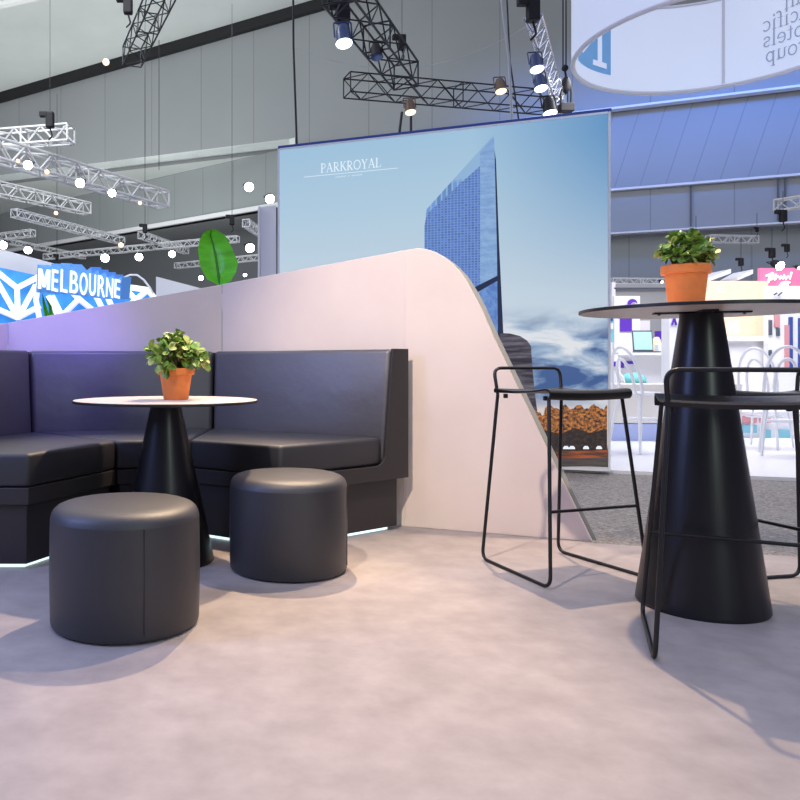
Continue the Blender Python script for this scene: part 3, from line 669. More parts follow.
obj('mirrored_lettering', mb, M['ring_ink'], ring, label='pale grey serif words showing through mirrored')
mb = MB(); tA, tB = th_at(608.5), th_at(575)
za = H + (HY - 79) * rp(tA, 0).y / F
N_ = 10
for i in range(N_):
    a, b = tB + (tA - tB) * i / N_, tB + (tA - tB) * (i + 1) / N_
    mb.flat([rp(a, za + 0.02, RR - 0.0215), rp(b, za + 0.02, RR - 0.0215), rp(b, RZ + RH - 0.02, RR - 0.0215), rp(a, RZ + RH - 0.02, RR - 0.0215)])
pat = obj('blue_emblem_panel', mb, M['ring_blue'], ring, label='blue printed emblem panel')
mb = MB(); tm, t1, t2 = th_at(597), th_at(590), th_at(604)
w = 0.03
mb.flat([rp(tm + w, za + 0.10, RR - 0.0235), rp(tm - w, za + 0.10, RR - 0.0235), rp(tm - w, za + 0.46, RR - 0.0235), rp(tm + w, za + 0.46, RR - 0.0235)])
mb.flat([rp(t1, za + 0.06, RR - 0.0235), rp(t2, za + 0.06, RR - 0.0235), rp(t2, za + 0.10, RR - 0.0235), rp(t1, za + 0.10, RR - 0.0235)])
mb.flat([rp(tm + w, za + 0.30, RR - 0.0235), rp(tm + w, za + 0.46, RR - 0.0235), rp(tB + 0.05, za + 0.46, RR - 0.0235), rp(tB - 0.12, za + 0.1, RR - 0.0235)])
obj('emblem_stroke', mb, M['ring'], pat)
for k in range(3):
    th = math.radians(100 + 120 * k); mb = MB(); mb.tube([rp(th, RZ + RH), Vector((RX, RY, RZ + RH + 1.6))], 0.004, 5); obj('hanging_wire', mb, M['cable_grey'], ring)

# ------------------------------------------------------------------ hall shell
HC, HM = 30.0, 0.43
def hw_(px, py): return on(px, py, HC, HM)
he = Vector((1, -HM, 0)).normalized()
def huv(v): return (v.dot(he), v.z)
def wpoly(name, front, back, m, label, uv=huv):
    mb = MB(); mb.prism(front, [p + back for p in front]); return struct(name, mb, m, label, 'wall', uvf=uv)
bk = Vector((HM, 1, 0)).normalized() * 0.4
ZL = 9.26
def hz(px, z): p = hw_(px, 300); return Vector((p.x, p.y, z))
topl = [(-90, 128), (0, 102), (330, 7), (420, -19), (900, -157)]
ledge = [hz(-90, ZL), hz(950, ZL)]
tops = [hw_(*p) for p in topl]
wpoly('wall_rear_upper', [ledge[0], ledge[1]] + list(reversed(tops)), bk, M['hall_panels'], 'upper grey panelled rear wall of the hall')
# black line under the ceiling
mb = MB(); a, b = tops[0], tops[-1]; off = Vector((0, 0, 0.36)); fw = -bk * 0.6
mb.prism([a - off * 0.2 + fw, b - off * 0.2 + fw, b + off + fw, a + off + fw], [a - off * 0.2, b - off * 0.2, b + off, a + off]); struct('trim_2', mb, M['hall_trim'], 'black line where the hall wall meets the ceiling', 'trim')
# ceiling: from the wall head towards the viewer
up = Vector((0, -14, 1.2)); mb = MB(); a2, b2 = a + off * 0.9, b + off * 0.9
mb.prism([a2, b2, b2 + up, a2 + up], [p + Vector((0, 0, 0.3)) for p in (a2, b2, b2 + up, a2 + up)]); struct('ceiling', mb, M['hall_ceiling'], 'white hall ceiling panel at upper left', 'ceiling')
c0, c1 = at(-30, 12, 24), at(50, -6, 23.5); mb = MB(); mb.tube([c0, c1], 0.12, 6); struct('trim_3', mb, M['white_metal'], 'thin pale rail across the ceiling at the top left corner', 'trim')
# soffit and the lower wall on the left, which bends away
SC, SM = 30.7, 0.84
def sz(px, z): p = on(px, 300, SC, SM); return Vector((p.x, p.y, z))
K = sz(295, ZL); xs = [-140, 0, 125]
mb = MB(); lo = [hz(-90, ZL), hz(295, ZL), sz(295, ZL), sz(-140, ZL)]
mb.prism([p + Vector((0, 0, 0.01)) for p in lo], [p + Vector((0, 0, 0.35)) for p in lo]); struct('wall_soffit', mb, M['hall_ceiling'], 'pale soffit under the upper hall wall at left', 'wall')
sbk = Vector((SM, 1, 0)).normalized() * 0.4
ZB = 7.05
wpoly('wall_rear_lower', [sz(-140, ZB), sz(300, ZB), sz(300, ZL), sz(-140, ZL)], sbk, M['hall_panels_low'], 'lower grey panelled hall wall at left, set back under the soffit', uv=lambda v: (v.dot(Vector((1, -SM, 0)).normalized()), v.z))
d5 = Vector((SM, 1, 0)).normalized() * 3.0
wpoly('wall_rear_base', [sz(-140, 0) + d5, sz(420, 0) + d5, sz(420, ZB + 0.1) + d5, sz(-140, ZB + 0.1) + d5], sbk, M['hall_dark'], 'dark lowest band of the hall wall at left')
lo = [sz(-140, ZB), sz(300, ZB), sz(300, ZB) + d5, sz(-140, ZB) + d5]
mb = MB(); mb.prism([p + Vector((0, 0, 0.0)) for p in lo], [p + Vector((0, 0, 0.2)) for p in lo]); struct('wall_soffit_low', mb, M['hall_grey'], 'narrow soffit over the dark wall band', 'wall')
mb = MB(); q = -sbk * 0.4; mb.prism([sz(-140, ZB - 0.02) + q, sz(300, ZB - 0.02) + q, sz(300, ZB + 0.16) + q, sz(-140, ZB + 0.16) + q], [sz(-140, ZB - 0.02), sz(300, ZB - 0.02), sz(300, ZB + 0.16), sz(-140, ZB + 0.16)]); struct('trim_4', mb, M['white_trim'], 'pale ledge line low on the left hall wall', 'trim')
# right-hand bands
fw2 = -bk * 0.5
rb = bk * 0.8
wpoly('wall_band_blue', [hz(300, 6.6) + rb, hz(950, 6.6) + rb, hz(950, ZL) + rb, hz(300, ZL) + rb], bk, M['hall_pleats'], 'slanted-joint hall wall band lit blue at right')
wpoly('wall_band_grey', [hz(300, 5.2), hz(950, 5.2), hz(950, 6.55), hz(300, 6.55)], bk, M['hall_panels'], 'plain grey hall wall band under the blue one')
wpoly('wall_band_low', [hz(300, 0) + rb, hz(950, 0) + rb, hz(950, 5.15) + rb, hz(300, 5.15) + rb], bk, M['hall_panels_low'], 'lowest hall wall band behind the neighbouring stands')
for i, (z, h_) in enumerate(((ZL - 0.06, 0.07), (6.56, 0.07), (5.15, 0.05))):
    mb = MB(); s0, s1 = hz(296 if i == 0 else 300, z) + fw2, hz(950, z) + fw2; dz = Vector((0, 0, h_))
    mb.prism([s0, s1, s1 + dz, s0 + dz], [p - fw2 * 1.6 for p in (s0, s1, s1 + dz, s0 + dz)]); struct('trim_%d' % (5 + i), mb, M['white_trim'], ('pale ledge above the blue band', 'pale ledge below the blue band', 'pale ledge below the grey band')[i], 'trim')
for i, px in enumerate((690.5, 777.5, 784.5)):
    mb = MB(); s = hz(px, 5.25) + fw2 * 0.4; mb.box(s + Vector((0, 0, 0.65)), (0.035, 0.05, 1.28)); struct('trim_%d' % (8 + i), mb, M['hall_dark'], ('dark joint in the grey band above the potted plant', 'left dark joint of the pair near the right edge', 'right dark joint of the pair near the right edge')[i], 'trim')

# ------------------------------------------------------------------ trusses
def truss(label, p, q, w, m, tri=False, ends=True, grp='white lighting trusses', rr=0.085):
    p = Vector(p); q = Vector(q); d = (q - p); Ln = d.length; d.normalize()
    t = thing('lighting_truss', label, 'truss', p, grp)
    s = d.cross(Vector((0, 0, 1))).normalized(); u = s.cross(d).normalized(); h = w / 2
    cs = [s * h + u * h, -s * h + u * h, -s * 0 - u * h * 0.9] if tri else [s * h + u * h, -s * h + u * h, -s * h - u * h, s * h - u * h]
    r = w * rr
    for c in cs:
        mb = MB(); mb.tube([p + c, q + c], r, 6); obj('chord', mb, m, t, smooth=True)
    nb_ = max(3, round(Ln / (w * 0.95))); mb = MB(); k = len(cs)
    for i in range(nb_):
        a, b = p + d * Ln * i / nb_, p + d * Ln * (i + 1) / nb_
        for j in range(k):
            c1, c2 = cs[j], cs[(j + 1) % k]
            mb.tube([a + (c1 if (i + j) % 2 else c2), b + (c2 if (i + j) % 2 else c1)], r * 0.7, 5, cap=False)
    for e in ([p, q] if ends else []) + [p + d * Ln * 0.5]:
        for j in range(k): mb.tube([e + cs[j], e + cs[(j + 1) % k]], r * 0.8, 5, cap=False)
    obj('lacing', mb, m, t)
    return t
def th(x0, y0, x1, y1, z): return atz(x0, y0, z), atz(x1, y1, z)
WM = M['white_metal']
for lab, e, w in (
    ('large white truss crossing the upper left, tapering towards the right', th(-25, 144, 163, 200, 4.6), 0.34),
    ('short white truss topmost at the far left', th(-20, 141, 71, 134, 5.1), 0.29),
    ('white truss ending under the pale soffit at left', th(-15, 186, 87, 209, 5.2), 0.30),
    ('long thin white truss slanting down above the blue letters', th(14, 213, 122, 241, 4.3), 0.18),
    ('stubby white truss at the left edge below the long thin one', th(-15, 239, 33, 233, 4.3), 0.17),
    ('thin white truss over the white canopy at left', th(6, 241, 84, 257, 4.7), 0.15),
    ('long low white truss running behind the blue letters towards the big leaf', th(45, 257, 238, 239, 4.2), 0.16),
    ('short white truss hanging from a hoist left of the big leaf', th(141, 235, 186, 251, 4.4), 0.18),
    ('small white truss right of the big leaf', th(246, 223, 266, 237, 4.4), 0.18),
    ('low white truss partly hidden by the big leaf', th(176, 266, 264, 257, 4.0), 0.16),
    ('white truss at the right edge above the pink sign', th(776, 206, 830, 198, 4.6), 0.25),
    ('pale truss right of the plant on the bar table', th(708, 239, 756, 240, 4.4), 0.20),
    ('low pale truss left of the plant on the bar table', th(612, 281, 672, 281.5, 2.6), 0.11)):
    truss(lab, e[0], e[1], w, WM)
BT = M['black_truss']
tb1 = truss('black truss hanging under the white ceiling at upper left', *th(132, 57, 168, -20, 7.0), 0.36, BT, grp='black lighting trusses', rr=0.042)
tb2 = truss('black truss sloping down over the middle to the level black truss', *th(406, 76, 338, -14, 5.2), 0.36, BT, grp='black lighting trusses', rr=0.042)
tb3 = truss('level black truss above the big poster', *th(347, 85, 562, 104, 5.2), 0.30, BT, grp='black lighting trusses', rr=0.042)
truss('slim silver triangular truss left of the ring banner', *th(533, 25, 563, 122, 4.4), 0.17, M['silver'], True, grp='silver trusses', rr=0.08)

# ------------------------------------------------------------------ lamps
def lamp(name, label, loc, size, glow, body, aim=(0, -0.3, -1), grp='hall lamps', yoke=True):
    t = thing(name, label, 'lamp', loc, grp); loc = Vector(loc); d = Vector(aim).normalized(); q = Vector((0, 0, -1)).rotation_difference(d).to_matrix()
    mb = MB(); s = size
    mb.lathe([(0, s * 1.1), (s * 0.30, s * 1.08), (s * 0.42, s * 0.7), (s * 0.44, s * 0.1), (s * 0.50, 0.0), (s * 0.50, -s * 0.03), (s * 0.47, -s * 0.03), (s * 0.46, 0.03 * s), (0, 0.05 * s)], (0, 0, 0), 20)
    mb.v = [loc + q @ v for v in mb.v]; obj('housing', mb, body, t, smooth=True)
    mb = MB(); mb.ball((0, 0, -0.01 * s), (0.47 * s, 0.2 * s), 24); mb.v = [loc + q @ v for v in mb.v]; obj('lens', mb, glow, t, smooth=True)
    if yoke:
        mb = MB(); mb.tube(fillet([loc + q @ Vector((-0.5 * s, 0, 0.4 * s)), loc + q @ Vector((-0.5 * s, 0, 1.35 * s)), loc + q @ Vector((0.5 * s, 0, 1.35 * s)), loc + q @ Vector((0.5 * s, 0, 0.4 * s))], 0.1 * s), 0.05 * s, 6); obj('yoke', mb, body, t)
    return t
def bulb(label, px, py, Y, d, glow, body='lamp_black', aim=(0.1, -1, -0.5)):
    return lamp('spot_lamp', label, at(px, py, Y * 0.95), d * 0.74 * Y * 0.95 / F, M[glow], M[body], aim)
for a in (
    ('dazzling white spot lamp under the large white truss, far left', 28, 165, 13.2, 13, 'glow_white'),
    ('dazzling white spot lamp under the middle of the large white truss', 80, 183, 14.6, 13, 'glow_white'),
    ('white spot lamp near the right end of the large white truss', 112, 193, 15.6, 11, 'glow_white'),
    ('amber lamp left of the first dazzling spot lamp', 18, 161, 12.9, 6, 'glow_orange'),
    ('amber lamp between the two dazzling spot lamps', 47, 172, 13.7, 7, 'glow_orange'),
    ('small amber lamp above the long thin truss', 56, 213, 18.5, 6, 'glow_orange'),
    ('small pale lamp under the right end of the large white truss', 140, 203, 16.6, 6, 'glow_warm'),
    ('small warm lamp at the lower end of the long thin truss', 121, 245, 20.4, 8, 'glow_warm'),
    ('white lamp at the left edge over the white canopy', 3, 245, 17, 12, 'glow_white'),
    ('white lamp over the white canopy near the blue letters', 28, 250, 17, 11, 'glow_white'),
    ('bright star-like lamp above the end of the blue letters', 105, 258, 20.5, 12, 'glow_white'),
    ('white lamp on the low truss, right of the star-like one', 139, 257, 20.8, 11, 'glow_white'),
    ('white lamp on the low truss close to the big leaf', 172, 254, 21, 10, 'glow_white'),
    ('upper cool white lamp on the grey wall left of the poster', 249, 187, 20, 13, 'glow_white'),
    ('cool white lamp right at the poster edge above the white board', 270, 199, 18, 13, 'glow_white'),
    ('bright star-like lamp between the big leaf and the white board', 250, 248, 19, 13, 'glow_white'),
    ('small lamp below the big leaf on its left', 201, 278, 20, 7, 'glow_white'),
    ('small lamp below the star-like lamp beside the big leaf', 245, 275, 20, 5, 'glow_white'),
    ('bright lamp over the pink sign', 780, 266, 12.4, 13, 'glow_white'),
    ('small warm lamp at the right edge beside the pink sign', 799, 268, 12.4, 6, 'glow_warm'),
    ('tiny pale lamp beside the pot on the bar table', 662, 282, 13, 5, 'glow_warm'),
    ('small pinkish lamp just under the black truss at upper left', 106, 62, 16, 10, 'glow_warm')):
    bulb(*a)
def cone_down(label, px, py, Y, s, glow, body):
    return lamp('par_can', label, at(px, py, Y * 0.955), 0.80 * s * Y / F, M[glow], M[body], (0.05, -0.25, -1), 'lamps on the black trusses')
cone_down('bronze lamp glowing warm under the level black truss', 410.5, 112, 11.5, 14, 'glow_warm', 'lamp_amber')
cone_down('bronze lamp glowing warm on the level black truss near the silver truss', 501, 91, 11.9, 14, 'glow_warm', 'lamp_amber')
cone_down('topmost dark lamp on the silver truss', 537, 69, 8.6, 17, 'glow_blue', 'lamp_blue')
cone_down('middle dark lamp on the silver truss', 541, 88, 9.2, 16, 'glow_blue', 'lamp_blue')
cone_down('lowest dark lamp on the silver truss', 550, 113, 9.9, 17, 'glow_blue', 'lamp_black')
cone_down('large blue-lit stage lamp at the head of the sloping black truss', 344, 43, 9.2, 21, 'glow_blue', 'lamp_blue')
cone_down('dark stage lamp hanging on the sloping black truss', 377, 57, 10.3, 15, 'lamp_blue', 'lamp_black')

def hoist(label, px, py, Y, s, name='chain_hoist', topz=None):
    p = at(px, py, Y); k = s * Y / F; t = thing(name, label, 'hoist', p, 'rigging hoists')
    mb = MB(); mb.box(p + Vector((0, 0, k * 0.5)), (k * 0.5, k * 0.45, k)); obj('body', mb, M['lamp_black'], t, bevel=k * 0.08)
    mb = MB(); mb.box(p + Vector((-k * 0.4, 0, k * 0.85)), (k * 0.5, k * 0.35, k * 0.35)); obj('motor', mb, M['lamp_black'], t, bevel=k * 0.06)
    mb = MB(); mb.tube([p + Vector((0, 0, k)), p + Vector((0, 0, k + (topz or 3.0)))], 0.0035 * Y / 10, 5); obj('chain', mb, M['cable'], t)
    mb = MB(); mb.tube(fillet([p, p + Vector((k * 0.15, 0, -k * 0.5)), p + Vector((-k * 0.1, 0, -k * 0.75))], k * 0.2), k * 0.05, 6); obj('hook', mb, M['lamp_black'], t)
    return t
hoist('black hoist over the top white truss at far left', 50, 128, 13, 16)
hoist('black hoist above the short truss left of the big leaf', 145, 233, 18, 9, topz=5)
hoist('black hoist right of the big leaf', 232, 225, 18, 10, topz=5)
hoist('black box hoist on the head of the silver truss', 533, 22, 7.55, 24, topz=1)
hoist('black hoist at the end of the sloping black truss', 402, 50, 11.2, 15)
hoist('black hoist on the black truss at upper left', 128, 14, 14, 18)
hoist('black hoist at the end of the white truss by the right edge', 783, 222, 14, 12, topz=0.35)
hoist('small black hoist above the cream kiosk', 741, 266, 13, 8, topz=0.35)
hoist('small black hoist left of the bright lamp over the pink sign', 772, 258, 13, 10, topz=0.35)
hoist('small black hoist over the pink sign at right', 787, 252, 13, 8, topz=0.35)
hoist('black hoist above the plant on the bar table', 696, 233, 20, 4, topz=0.35)
hoist('tiny black hoist under the pale ledge right of the bar-table plant', 757, 232, 19, 5, topz=0.35)
hoist('black hoist on the long low truss above the blue letters', 57, 260, 19, 6, topz=4)
# moving head lamp by the ring
p = at(566, 112, 9.9); t = thing('moving_head_lamp', 'black moving head lamp standing between silver truss and ring banner', 'lamp', p, 'lamps on the black trusses')
k = 9.9 / F
mb = MB(); mb.box(p + Vector((0, 0, 4 * k)), (14 * k, 10 * k, 8 * k)); obj('base', mb, M['lamp_black'], t, bevel=0.01)
mb = MB()
for s in (-1, 1): mb.tube([p + Vector((s * 5 * k, 0, 8 * k)), p + Vector((s * 5.5 * k, 0, 18 * k)), p + Vector((s * 4.5 * k, 0, 28 * k))], 1.3 * k, 8)
obj('yoke', mb, M['lamp_black'], t, smooth=True)
mb = MB(); mb.ball(p + Vector((0, 0, 27 * k)), (4.6 * k, 8.5 * k), 14); obj('head', mb, M['lamp_black'], t, smooth=True)
mb = MB(); mb.tube([p + Vector((0, 0, 35 * k)), p + Vector((-1 * k, 0, 42 * k))], 1.1 * k, 6); mb.ball(p + Vector((-1 * k, 0, 44 * k)), 3.4 * k, 10); obj('clamp', mb, M['lamp_black'], t, smooth=True)
p = at(343, 40, 9.25); t = thing('lamp_bracket', 'black bracket block at the head of the sloping black truss', 'bracket', p); k = 9.25 / F
mb = MB(); mb.box(p + Vector((0, 0, 24 * k)), (14 * k, 10 * k, 14 * k)); obj('block', mb, M['lamp_black'], t, bevel=0.02)
mb = MB(); mb.box(p + Vector((-4 * k, 0, 34 * k)), (20 * k, 8 * k, 6 * k)); obj('clamp', mb, M['lamp_black'], t, bevel=0.01)

# cables
def cable(label, pts, r, m='cable'):
    mb = MB(); mb.tube(pts, r, 6); return tag(obj('hanging_cable', mb, M[m]), label, 'cable', 'hanging cables')
cable('thick black cable dropping to the left end of the poster', [at(293, -30, 7.75), at(293.5, 47, 7.75), at(297, 149, 7.75)], 0.011)
cable('pale cable dropping in front of the level black truss', fillet([at(499, -20, 8.2), at(509, 60, 8.2), at(512, 122, 8.2)], 0.8, 8), 0.016, 'cable_grey')
cable('dark cable close beside the pale one', [at(506, -20, 8.3), at(510, 62, 8.3), at(519, 122, 8.3)], 0.009)
def sag(a, b, dpx, Y0, Y1, n=14):
    return [at(a[0] + (b[0] - a[0]) * i / n, a[1] + (b[1] - a[1]) * i / n + dpx * 4 * (i / n) * (1 - i / n), Y0 + (Y1 - Y0) * i / n) for i in range(n + 1)]
cable('thin swag of cable sagging behind the sloping black truss', sag((295, 47), (530, 24), 32, 12, 13), 0.006, 'cable_grey')
for px in (402, 411): cable('thin dark drop line below the bronze lamp, %s' % ('left one' if px == 402 else 'right one'), [at(px, 112, 11.6), at(px - 3 if px == 402 else px, 136, 11.6)], 0.02)
for lab, px, y0, y1, Y in (('fine wire up to the hall roof left of the ring banner', 566, -20, 70, 10.2), ('fine wire beside it, nearer the silver truss', 563, -20, 70, 10.3), ('fine wire down the grey wall above the short white truss', 145, 40, 160, 22), ('second fine wire down the grey wall at left', 159, 40, 170, 22)):
    cable(lab, [at(px, y0, Y), at(px, y1, Y)], 0.010)

# ------------------------------------------------------------------ blue letters and patterned stand at left
SY = 14.0
sign = thing('letter_sign', 'blue zigzag sign with big white city name letters', 'sign', at(80, 300, SY))
tops_ = [(37.5, 264.5), (50.5, 270), (51.5, 263.5), (60, 270), (61, 263), (70, 271), (71, 264), (81, 275), (91, 267), (92, 273.5), (98.5, 269.5), (99, 275), (106, 272), (107, 278), (113.5, 274.5), (114.5, 280), (122, 277)]
bots = [(120, 299.5), (106, 299), (88, 297), (70, 294.5), (59, 294), (36, 292.5)]
mb = MB(); lo = [at(x, y, SY) for x, y in tops_ + bots]; mb.prism(lo, [p + Vector((0.12, 0.35, 0.04)) for p in lo]); obj('backing_board', mb, M['sign_blue'], sign)
cu = bpy.data.curves.new('letter', 'FONT'); cu.extrude = 0.0; cu.offset = 0.003
tmp = bpy.data.objects.new('letter_source', cu); C.objects.link(tmp)
boxes = [('M', 39, 50.3, 269.5, 289.5), ('E', 52.5, 58.3, 270, 291.5), ('L', 61.3, 67.8, 270, 292.5), ('B', 70.5, 78.3, 271.5, 293.5), ('O', 80.3, 87.7, 273, 295.3), ('U', 89.7, 96, 274.3, 296), ('R', 98.3, 105.3, 276, 297), ('N', 106.7, 113.3, 278.3, 297.6), ('E', 115, 120.3, 279.7, 298.3)]
for ch, x0, x1, y0, y1 in boxes:
    cu.body = ch; bpy.context.view_layer.update()
    dg = bpy.context.evaluated_depsgraph_get(); me = bpy.data.meshes.new_from_object(tmp.evaluated_get(dg))
    vx = [v.co.x for v in me.vertices]; vy = [v.co.y for v in me.vertices]; ax, bx, ay, by = min(vx), max(vx), min(vy), max(vy)
    mb = MB(); front = []
    if ch == 'M':
        me = bpy.data.meshes.new('m'); op = [(0, 0), (0, 1), (.28, 1), (.5, .45), (.72, 1), (1, 1), (1, 0), (.77, 0), (.77, .62), (.58, .1), (.42, .1), (.23, .62), (.23, 0)]
        me.from_pydata([(a, b, 0) for a, b in op], [], [(0, 1, 11, 12), (1, 2, 11), (2, 3, 10, 11), (3, 9, 10), (3, 4, 8, 9), (4, 5, 8), (5, 6, 7, 8)]); ax, bx, ay, by = 0, 1, 0, 1
    for v in me.vertices:
        u, w = (v.co.x - ax) / (bx - ax), (v.co.y - ay) / (by - ay); front.append(at(x0 + (x1 - x0) * u + (1 - w) * -0.6 + 0.3, y1 + (y0 - y1) * w + (u - 0.5) * 1.4, SY) + Vector((0, -0.06, 0)))
    mb.add(front, [tuple(p.vertices) for p in me.polygons])
    n0 = len(front); cnt = {}
    for f in mb.f:
        for a, b in zip(f, f[1:] + f[:1]): cnt[(a, b)] = 1
    back = [p + Vector((0, 0.055, 0)) for p in front]; mb.v += back
    for (a, b) in list(cnt):
        if (b, a) not in cnt: mb.f.append((a, b, b + n0, a + n0))
    obj('letter', mb, M['sign_white'], sign); bpy.data.meshes.remove(me)
bpy.data.objects.remove(tmp)
# patterned stand
BY = 15.0
st = thing('patterned_stand', 'blue backlit stand front crossed by white star-shaped struts', 'stand', (at(60, 300, BY).x, BY, 0))
out = [(-60, 255), (0, 267.5), (40, 276), (125, 285), (147, 290), (152, 296), (165, 300), (165, 345), (-60, 345)]
mb = MB(); lo = [at(x, y, BY) for x, y in out]; mb.prism(lo, [p + Vector((0, 0.15, 0)) for p in lo]); obj('blue_front', mb, M['panel_blue'], st)
mb = MB(); lo2 = [at(-60, 345, BY), at(165, 345, BY)]; l3 = [Vector((p.x, p.y, 0)) for p in lo2]; mb.prism([l3[0], l3[1], lo2[1], lo2[0]], [p + Vector((0, 0.15, 0)) for p in (l3[0], l3[1], lo2[1], lo2[0])]); obj('lower_front', mb, M['white'], st)
seg = [((-30, 250), (17, 288)), ((17, 288), (40, 276)), ((17, 288), (18, 320)), ((18, 318), (-6, 276)), ((18, 318), (-10, 306)), ((18, 318), (36, 285)), ((18, 318), (40, 306)), ((40, 276), (36, 300)), ((36, 300), (40, 322)), ((62, 316), (79, 299)), ((79, 299), (96, 313)), ((79, 299), (72, 292)), ((96, 296), (104, 312)), ((108, 298), (114, 312)), ((121, 286), (148, 290)), ((124, 288), (140, 304)), ((148, 290), (128, 306)), ((148, 290), (156, 300)), ((48, 296), (58, 318)), ((62, 316), (52, 296))]
for a, b in seg:
    mb = MB(); p, q = at(a[0], a[1], BY - 0.06), at(b[0], b[1], BY - 0.06); mb.tube([p, q], 0.055, 6); obj('strut', mb, M['sign_white'], st)
mb = MB(); mb.tube([at(x, y, BY - 0.1) for x, y in ((121, 284), (123, 278), (130, 275), (137, 275), (144, 280), (150, 288), (153, 294))], 0.02, 6); obj('hoop', mb, M['white'], st)
# white canopy and white partition behind
mb = MB(); cp = [at(-60, 246, 17), at(-60, 275, 17), at(36, 277, 17), at(60, 270, 17), at(60, 265, 17), at(4, 250, 17)]; mb.prism(cp, [p + Vector((0, 0.8, 0)) for p in cp]); tag(obj('canopy_fascia', mb, M['white']), 'white canopy fascia behind the blue letters at left', 'canopy')
mb = MB(); cp = [at(156, 276.5, 18), at(156, 330, 18), at(262, 330, 18), at(262, 304, 18), at(196, 287, 18)]; lo = cp; mb.prism(lo, [p + Vector((0, 0.3, 0)) for p in lo]); 
pt = thing('white_partition', 'white partition with a sloping top behind the blush wall', 'partition', (at(200, 300, 18).x, 18, 0)); obj('panel', mb, M['white'], pt)
mb = MB(); a, b = at(156, 330, 18), at(262, 330, 18); mb.prism([Vector((a.x, 18, 0)), Vector((b.x, 18, 0)), b, a], [p + Vector((0, 0.3, 0)) for p in (Vector((a.x, 18, 0)), Vector((b.x, 18, 0)), b, a)]); obj('base_panel', mb, M['white'], pt)

# ------------------------------------------------------------------ big banana leaf and small spiky plant
BYY = 5.35
base = at(221, 290, BYY)
pl = thing('banana_plant', 'tall plant with one big green leaf rising behind the blush wall', 'plant', (base.x, BYY, -0.03))
px_left = [(218, 285), (207, 279), (200, 266), (198, 250), (199.5, 240), (204, 232), (211, 229)]
px_right = [(221, 285.5), (231, 281), (236, 272), (238, 263), (232, 248), (225, 235), (217, 230)]
rib = [(219.5, 286), (219, 279), (217.5, 268), (215.5, 255), (213, 244), (210.5, 235), (211.5, 229)]
vs = []
for (l_, c_, r_, k) in zip(px_left, rib, px_right, range(7)):
    vs += [at(*l_, BYY - 0.02), at((l_[0] + c_[0]) / 2, (l_[1] + c_[1]) / 2, BYY + 0.03), at(*c_, BYY + 0.05), at((r_[0] + c_[0]) / 2, (r_[1] + c_[1]) / 2, BYY + 0.02), at(*r_, BYY - 0.05)]
fs = []
for k in range(6):
    for j in range(4): a = 5 * k + j; fs.append((a, a + 1, a + 6, a + 5))
mb = MB(); mb.add(vs, fs); mb.add([v + Vector((0, 0.004, 0)) for v in vs], [tuple(reversed(f)) for f in fs]); lf = obj('leaf', mb, M['banana'], pl, smooth=True)
mb = MB(); mb.tube([at(*c_, BYY + 0.045) for c_ in rib], [0.010, 0.009, 0.008, 0.007, 0.005, 0.004, 0.003], 6); obj('midrib', mb, M['banana_rib'], lf, smooth=True)
mb = MB(); mb.tube([at(*rib[0], BYY + 0.045), Vector((base.x + 0.01, BYY, 0.7)), Vector((base.x, BYY, 0.26))], [0.012, 0.02, 0.028], 8); obj('stem', mb, M['banana_rib'], pl, smooth=True)
mb = MB(); mb.lathe([(0, 0), (0.13, 0), (0.17, 0.28), (0.15, 0.28), (0.145, 0.24), (0, 0.24)], (base.x, BYY, -0.03), 32); obj('pot', mb, M['white'], pl, smooth=True)
PY_ = 7.2; b0 = at(49, 320, PY_); sp = thing('spiky_plant', 'small plant with two upright green blades below the blue letters', 'plant', (b0.x, PY_, -0.03))
for pts in ([(50, 330), (47.5, 318), (44, 304), (42.5, 294)], [(51, 330), (51.5, 318), (50, 306), (45.5, 297)], [(52, 330), (53, 322), (54, 313)]):
    mb = MB(); vs = []
    for i, (x, y) in enumerate(pts): w = (3.4, 3.2, 2.0, 0.2)[i + (4 - len(pts))] * 0.8; vs += [at(x - w, y, PY_), at(x, y, PY_ + 0.03), at(x + w, y, PY_)]
    fs = []
    for k in range(len(pts) - 1):
        a = 3 * k; fs += [(a, a + 1, a + 4, a + 3), (a + 1, a + 2, a + 5, a + 4)]
    mb.add(vs, fs); mb.add([v + Vector((0, 0.004, 0)) for v in vs], [tuple(reversed(f)) for f in fs]); obj('blade', mb, M['banana'], sp, smooth=True)
mb = MB(); mb.tube([Vector((b0.x + 0.01, PY_, 0.25)), at(51, 329, PY_)], 0.03, 8); obj('stem', mb, M['banana_rib'], sp, smooth=True)
mb = MB(); mb.lathe([(0, 0), (0.12, 0), (0.16, 0.28), (0.14, 0.28), (0.135, 0.24), (0, 0.24)], (b0.x, PY_, -0.03), 32); obj('pot', mb, M['white'], sp, smooth=True)

# ------------------------------------------------------------------ the neighbouring stand at right
def slab(x0, y0, x1, y1, Y, d=0.05, ground=None):
    a, b = at(x0, y1, Y), at(x1, y0, Y); z0 = a.z if ground is None else ground; mb = MB()
    mb.box(((a.x + b.x) / 2, Y + d / 2, (z0 + b.z) / 2), (b.x - a.x, d, b.z - z0)); return mb
def one(name, label, cat, mb, m, grp=None, bevel=0.0): return tag(obj(name, mb, m, bevel=bevel), label, cat, grp)
def multi(name, label, cat, x, Y, parts, z=0.0, grp=None):
    t = thing(name, label, cat, (at(x, 365, Y).x, Y, z), grp)
    for pn_, mb, m in parts: obj(pn_, mb, m, t)
    return t
multi('back_partition', 'grey partition of the neighbouring stand with a dark rail, left of the terracotta pot', 'partition', 645, 14.2, [('panel', slab(613, 284, 690, 400, 14.2, 0.1, 0.0), M['hall_grey']), ('rail', slab(614, 287.5, 690, 289, 14.1, 0.06), M['dark_print']), ('post', slab(612, 282, 615.5, 400, 14.1, 0.09, 0.0), M['white'])])
